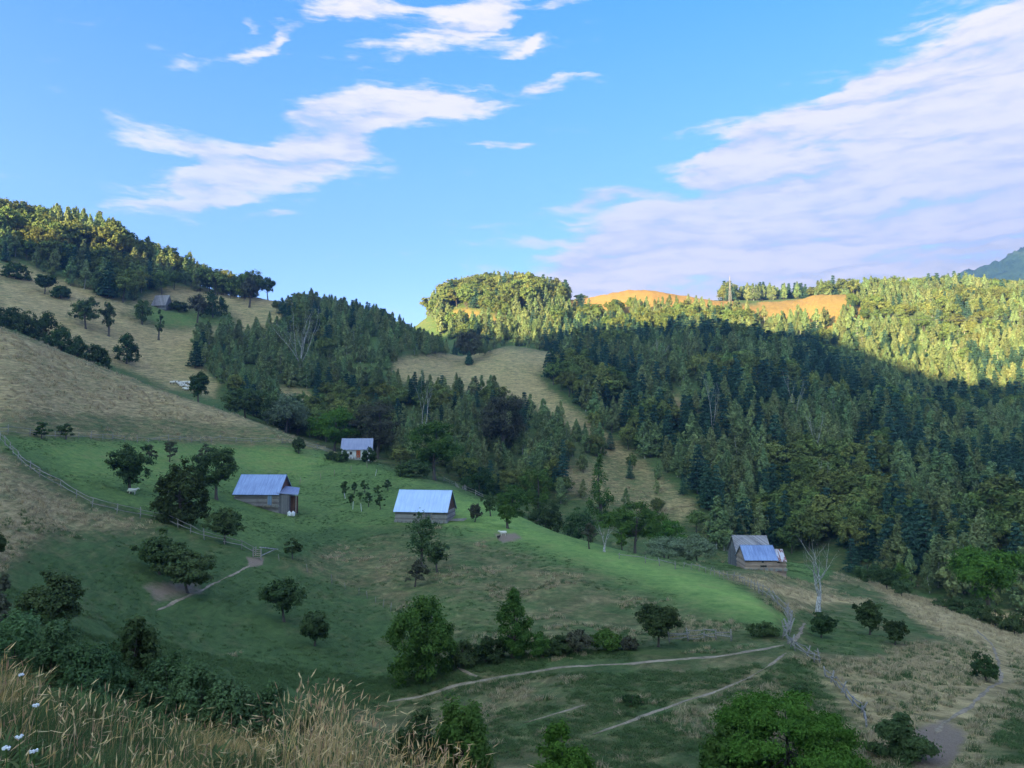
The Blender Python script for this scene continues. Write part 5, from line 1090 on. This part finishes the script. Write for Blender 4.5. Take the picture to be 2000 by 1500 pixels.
# tall seed stalks
def stalks(name, n, px0, px1, r0, r1, h0, h1, tl, th_, label, tuft=0):
    if tuft:
        cx, cr, C_ = bank_pts(tuft, px0, px1, r0, r1); k = g2.integers(0, tuft, n); P_ = C_[k] + g2.normal(0, .10, (n, 3))*[1, 1, 0]; P_[:, 2] = Z(P_[:, 0], P_[:, 1])
    else: _, _, P_ = bank_pts(n, px0, px1, r0, r1)
    hh_ = g2.uniform(h0, h1, n); ln = np.abs(g2.normal(.28, .3, n)); az_ = g2.normal(.1, 1.5, n); tt = g2.uniform(tl, th_, n)
    v, f, t, tip = blades(P_, hh_, ln, az_, np.full(n, .0035), tt, grng=g2)
    # seed heads: three crossed spindles hanging on past the tip
    parts = [(v, f, t)]
    for q in range(3):
        L = g2.uniform(.035, .085, n); aa = az_ + g2.normal(0, .3, n); d = np.stack([np.cos(aa)*ln*1.6, np.sin(aa)*ln*1.6, .9 - ln*1.5], -1); d /= np.linalg.norm(d, axis=1, keepdims=True)
        th = q*2.1 + g2.uniform(0, 1, n); sd = np.stack([np.cos(th), np.sin(th), 0*th], -1); w = g2.uniform(.002, .0055, n)[:, None]
        c0 = tip - d*.03; vv = np.stack([c0, c0 + d*L[:, None]*.45 - sd*w, c0 + d*L[:, None], c0 + d*L[:, None]*.45 + sd*w], 1).reshape(-1, 3)
        parts.append((vv, np.arange(len(vv)), np.clip(tt + .15, 0, 1)))
    build_blades(name, parts, label=label, cat='grass')
stalks('seed_stalks', 1700, -200, 1050, 3.0, 6.2, .14, .34, .50, .95, 'pale nodding seed heads standing above the straw grass of the bank')
stalks('reed_stalks', 460, 585, 740, 4.5, 5.6, .26, .64, .66, 1.0, 'dense clump of tall upright pale and reddish stalks on the bank edge', tuft=34)
stalks('edge_stalks', 420, 760, 1010, 3.9, 5.2, .30, .55, .5, .95, 'scattered bleached stalks thinning out to the right of the tall clump', tuft=40)
# leafy weeds between the straw
nw = 2600; _, _, C_ = bank_pts(nw, -150, 900, 2.6, 6.6); kz = fbm(C_[:, 0]/.7, C_[:, 1]/.7, 2, 33) > -.02; C_ = C_[kz]; C_ = np.repeat(C_, 9, 0) + g2.normal(0, .05, (kz.sum()*9, 3))*[1, 1, 0]; C_[:, 2] = Z(C_[:, 0], C_[:, 1]) + g2.uniform(.0, .16, len(C_))
n_ = len(C_); pw = blades(C_, g2.uniform(.05, .16, n_), g2.uniform(.4, 1.6, n_), g2.uniform(0, 6.28, n_), g2.uniform(.012, .026, n_), g2.uniform(.0, .30, n_), grng=g2)
build_blades('green_weeds', [pw[:3]], label='low leafy green weeds mixed into the straw of the bank', cat='weeds')
fl = [(38, 1440, 3.9), (66, 1468, 3.7), (12, 1462, 3.8), (70, 1378, 4.6), (42, 1318, 5.2), ]
WH = ['lowest-left pair member', '']
FLB = ['white flower head lowest at the left among dark weeds', 'white flower head a little right of the lowest one', 'white flower head at the very left bottom edge', 'large white flower head above the dark weeds', 'small white flower head near the bank top at the left', 'white flower head beside the large one', 'white flower head alone in the straw left of centre bank', 'white flower head in grey-green weeds at mid bank', 'white flower head under the tall stalk clump', 'white flower head at the left foot of the tall stalks']
for i, (px, py, rr) in enumerate(fl):
    a_, t1 = pix_dir(px, py); x_, y_ = rr*math.sin(a_), rr*math.cos(a_); zg = float(Z(x_, y_)); hz = max(.12, float(t1)*rr - zg)
    rt = empty('white_flower', (x_, y_, zg), label=FLB[i], cat='flower', group='white flowers in the bank grass'); mb = MB(); mb.tube([(0, 0, 0), (.01, 0, hz*.6), (0, 0, hz)], [.003, .0025, .002], 5); mb.build('stem', M['mid'], rt)
    mb = MB(); rd = random.Random(i)
    for k in range(34):
        th = rd.uniform(0, 6.28); q = .014*math.sqrt(rd.random()); ell(mb, (q*math.cos(th), q*math.sin(th), hz + rd.uniform(-.003, .006)), .004, .004, .003, 6, 4)
    mb.build('flower_head', M['white'], rt)
# tufts on the slopes further off
tufts = []
for i in range(4):
    n = 34; P_ = np.column_stack([g2.normal(0, .16, n), g2.normal(0, .16, n), np.zeros(n)])
    v, f, t, _ = blades(P_, g2.uniform(.18, .55, n), g2.uniform(.2, 1.1, n), g2.uniform(0, 6.28, n), g2.uniform(.02, .05, n), g2.uniform(.45, .95, n) if i < 3 else g2.uniform(.0, .16, n), nseg=2, grng=g2)
    me = mesh_np('grass_tuft', v, f, 4, [M['field_straw']], attrs={'tint': ('FACE', t)})
    q = at(1700 + 25*i, 1300 + 8*i, 30, 100); o = obj('grass_tuft', me, None, q, label=['straw tuft first of four beside the upper track in the right field', 'straw tuft second of four beside the upper track in the right field', 'straw tuft third of four beside the upper track in the right field', 'green tuft next to three straw tufts in the right field'][i], cat='grass tuft'); tufts.append(o)
def attr_at(A_, x, y):
    a_ = np.arctan2(x, y); i = np.clip(np.round(np.interp(a_, AZ, np.arange(len(AZ)))).astype(int), 0, len(AZ)-1); j = np.clip(np.round(np.interp(np.log(np.hypot(x, y)), lR, np.arange(len(RR)))).astype(int), 0, len(RR)-1)
    return A_[i, j]
def field(name, n, r0, r1, thr, var, s0, s1, label):
    a_ = g2.uniform(R(-36), R(36), n); r_ = np.sqrt(g2.uniform(r0*r0, r1*r1, n)); x, y = r_*np.sin(a_), r_*np.cos(a_)
    dv = attr_at(dryA, x, y); lv_ = attr_at(lushA, x, y); di = attr_at(dirtA, x, y); nn = fbm(x/3.5, y/3.5, 3, 77)
    ok = (dv + nn*.6 > thr) & (lv_ < .4) & (di < .3)
    for pp in PATHS: ok &= np.min((x[:, None] - pp[None, ::2, 0])**2 + (y[:, None] - pp[None, ::2, 1])**2, axis=1) > .45
    x, y = x[ok], y[ok]; m_ = len(x); sc1 = g2.uniform(s0, s1, m_)
    scatter(name, np.column_stack([x, y, Z(x, y) - .02]), np.column_stack([sc1, sc1, sc1*g2.uniform(.6, 1.1, m_)]), np.column_stack([np.zeros(m_), np.zeros(m_), g2.uniform(0, 6.28, m_)]), g2.choice(var, m_), tufts, label=label, cat='grass')
field('pasture_tufts', 24000, 28, 78, .60, [0, 1, 2, 3, 3], .30, .85, 'rough dry grass tufts over the near slopes and right field')
def green_field(name, n, r0, r1, s0, s1, label, dmax=.5, nmin=-.12):
    a_ = g2.uniform(R(-36), R(36), n); r_ = np.sqrt(g2.uniform(r0*r0, r1*r1, n)); x, y = r_*np.sin(a_), r_*np.cos(a_)
    nn = fbm(x/5, y/5, 3, 78); ok = (attr_at(dryA, x, y) < dmax) & (attr_at(lushA, x, y) < .45) & (attr_at(dirtA, x, y) < .3) & (nn > nmin)
    for pp in PATHS: ok &= np.min((x[:, None] - pp[None, ::3, 0])**2 + (y[:, None] - pp[None, ::3, 1])**2, axis=1) > .3
    x, y = x[ok], y[ok]; m_ = len(x); sc1 = g2.uniform(s0, s1, m_)
    scatter(name, np.column_stack([x, y, Z(x, y) - .02]), np.column_stack([sc1*1.6, sc1*1.6, sc1*.7]), np.column_stack([np.zeros(m_), np.zeros(m_), g2.uniform(0, 6.28, m_)]), np.full(m_, 3), tufts, label=label, cat='grass')
green_field('meadow_tufts', 42000, 30, 190, .22, .60, 'short green grass tufts over the meadows and the mound')
green_field('pasture_grass', 22000, 27, 54, .25, .6, 'rank green grass over the near pasture below the path', .64, -.25)
field('hill_tufts', 14000, 78, 150, .66, [0, 1, 2], .5, 1.1, 'dry grass tufts over the farther slopes')
field('crest_tufts', 14000, 150, 212, .72, [0, 1, 2], .7, 1.6, 'straw grass tufts along the dry hill crest')
# ------------------------------------------------------------------ air
zmin = float(Zg.min()) - 30
hz = MB(); hz.box((500, 595, (zmin + 760)/2), (3900, 4090, 760 - zmin)); m = bpy.data.materials.new('haze'); m.use_nodes = True; m.node_tree.nodes.clear(); b = NB(m.node_tree)
pv = b.n('ShaderNodeVolumePrincipled'); pv.inputs['Color'].default_value = (.34, .64, 1.0, 1); pv.inputs['Density'].default_value = 0.00034; pv.inputs['Anisotropy'].default_value = 0.65
o_ = b.n('ShaderNodeOutputMaterial'); b.l(pv.outputs[0], o_.inputs['Volume'])
hz.build('haze', m, kind='stuff')
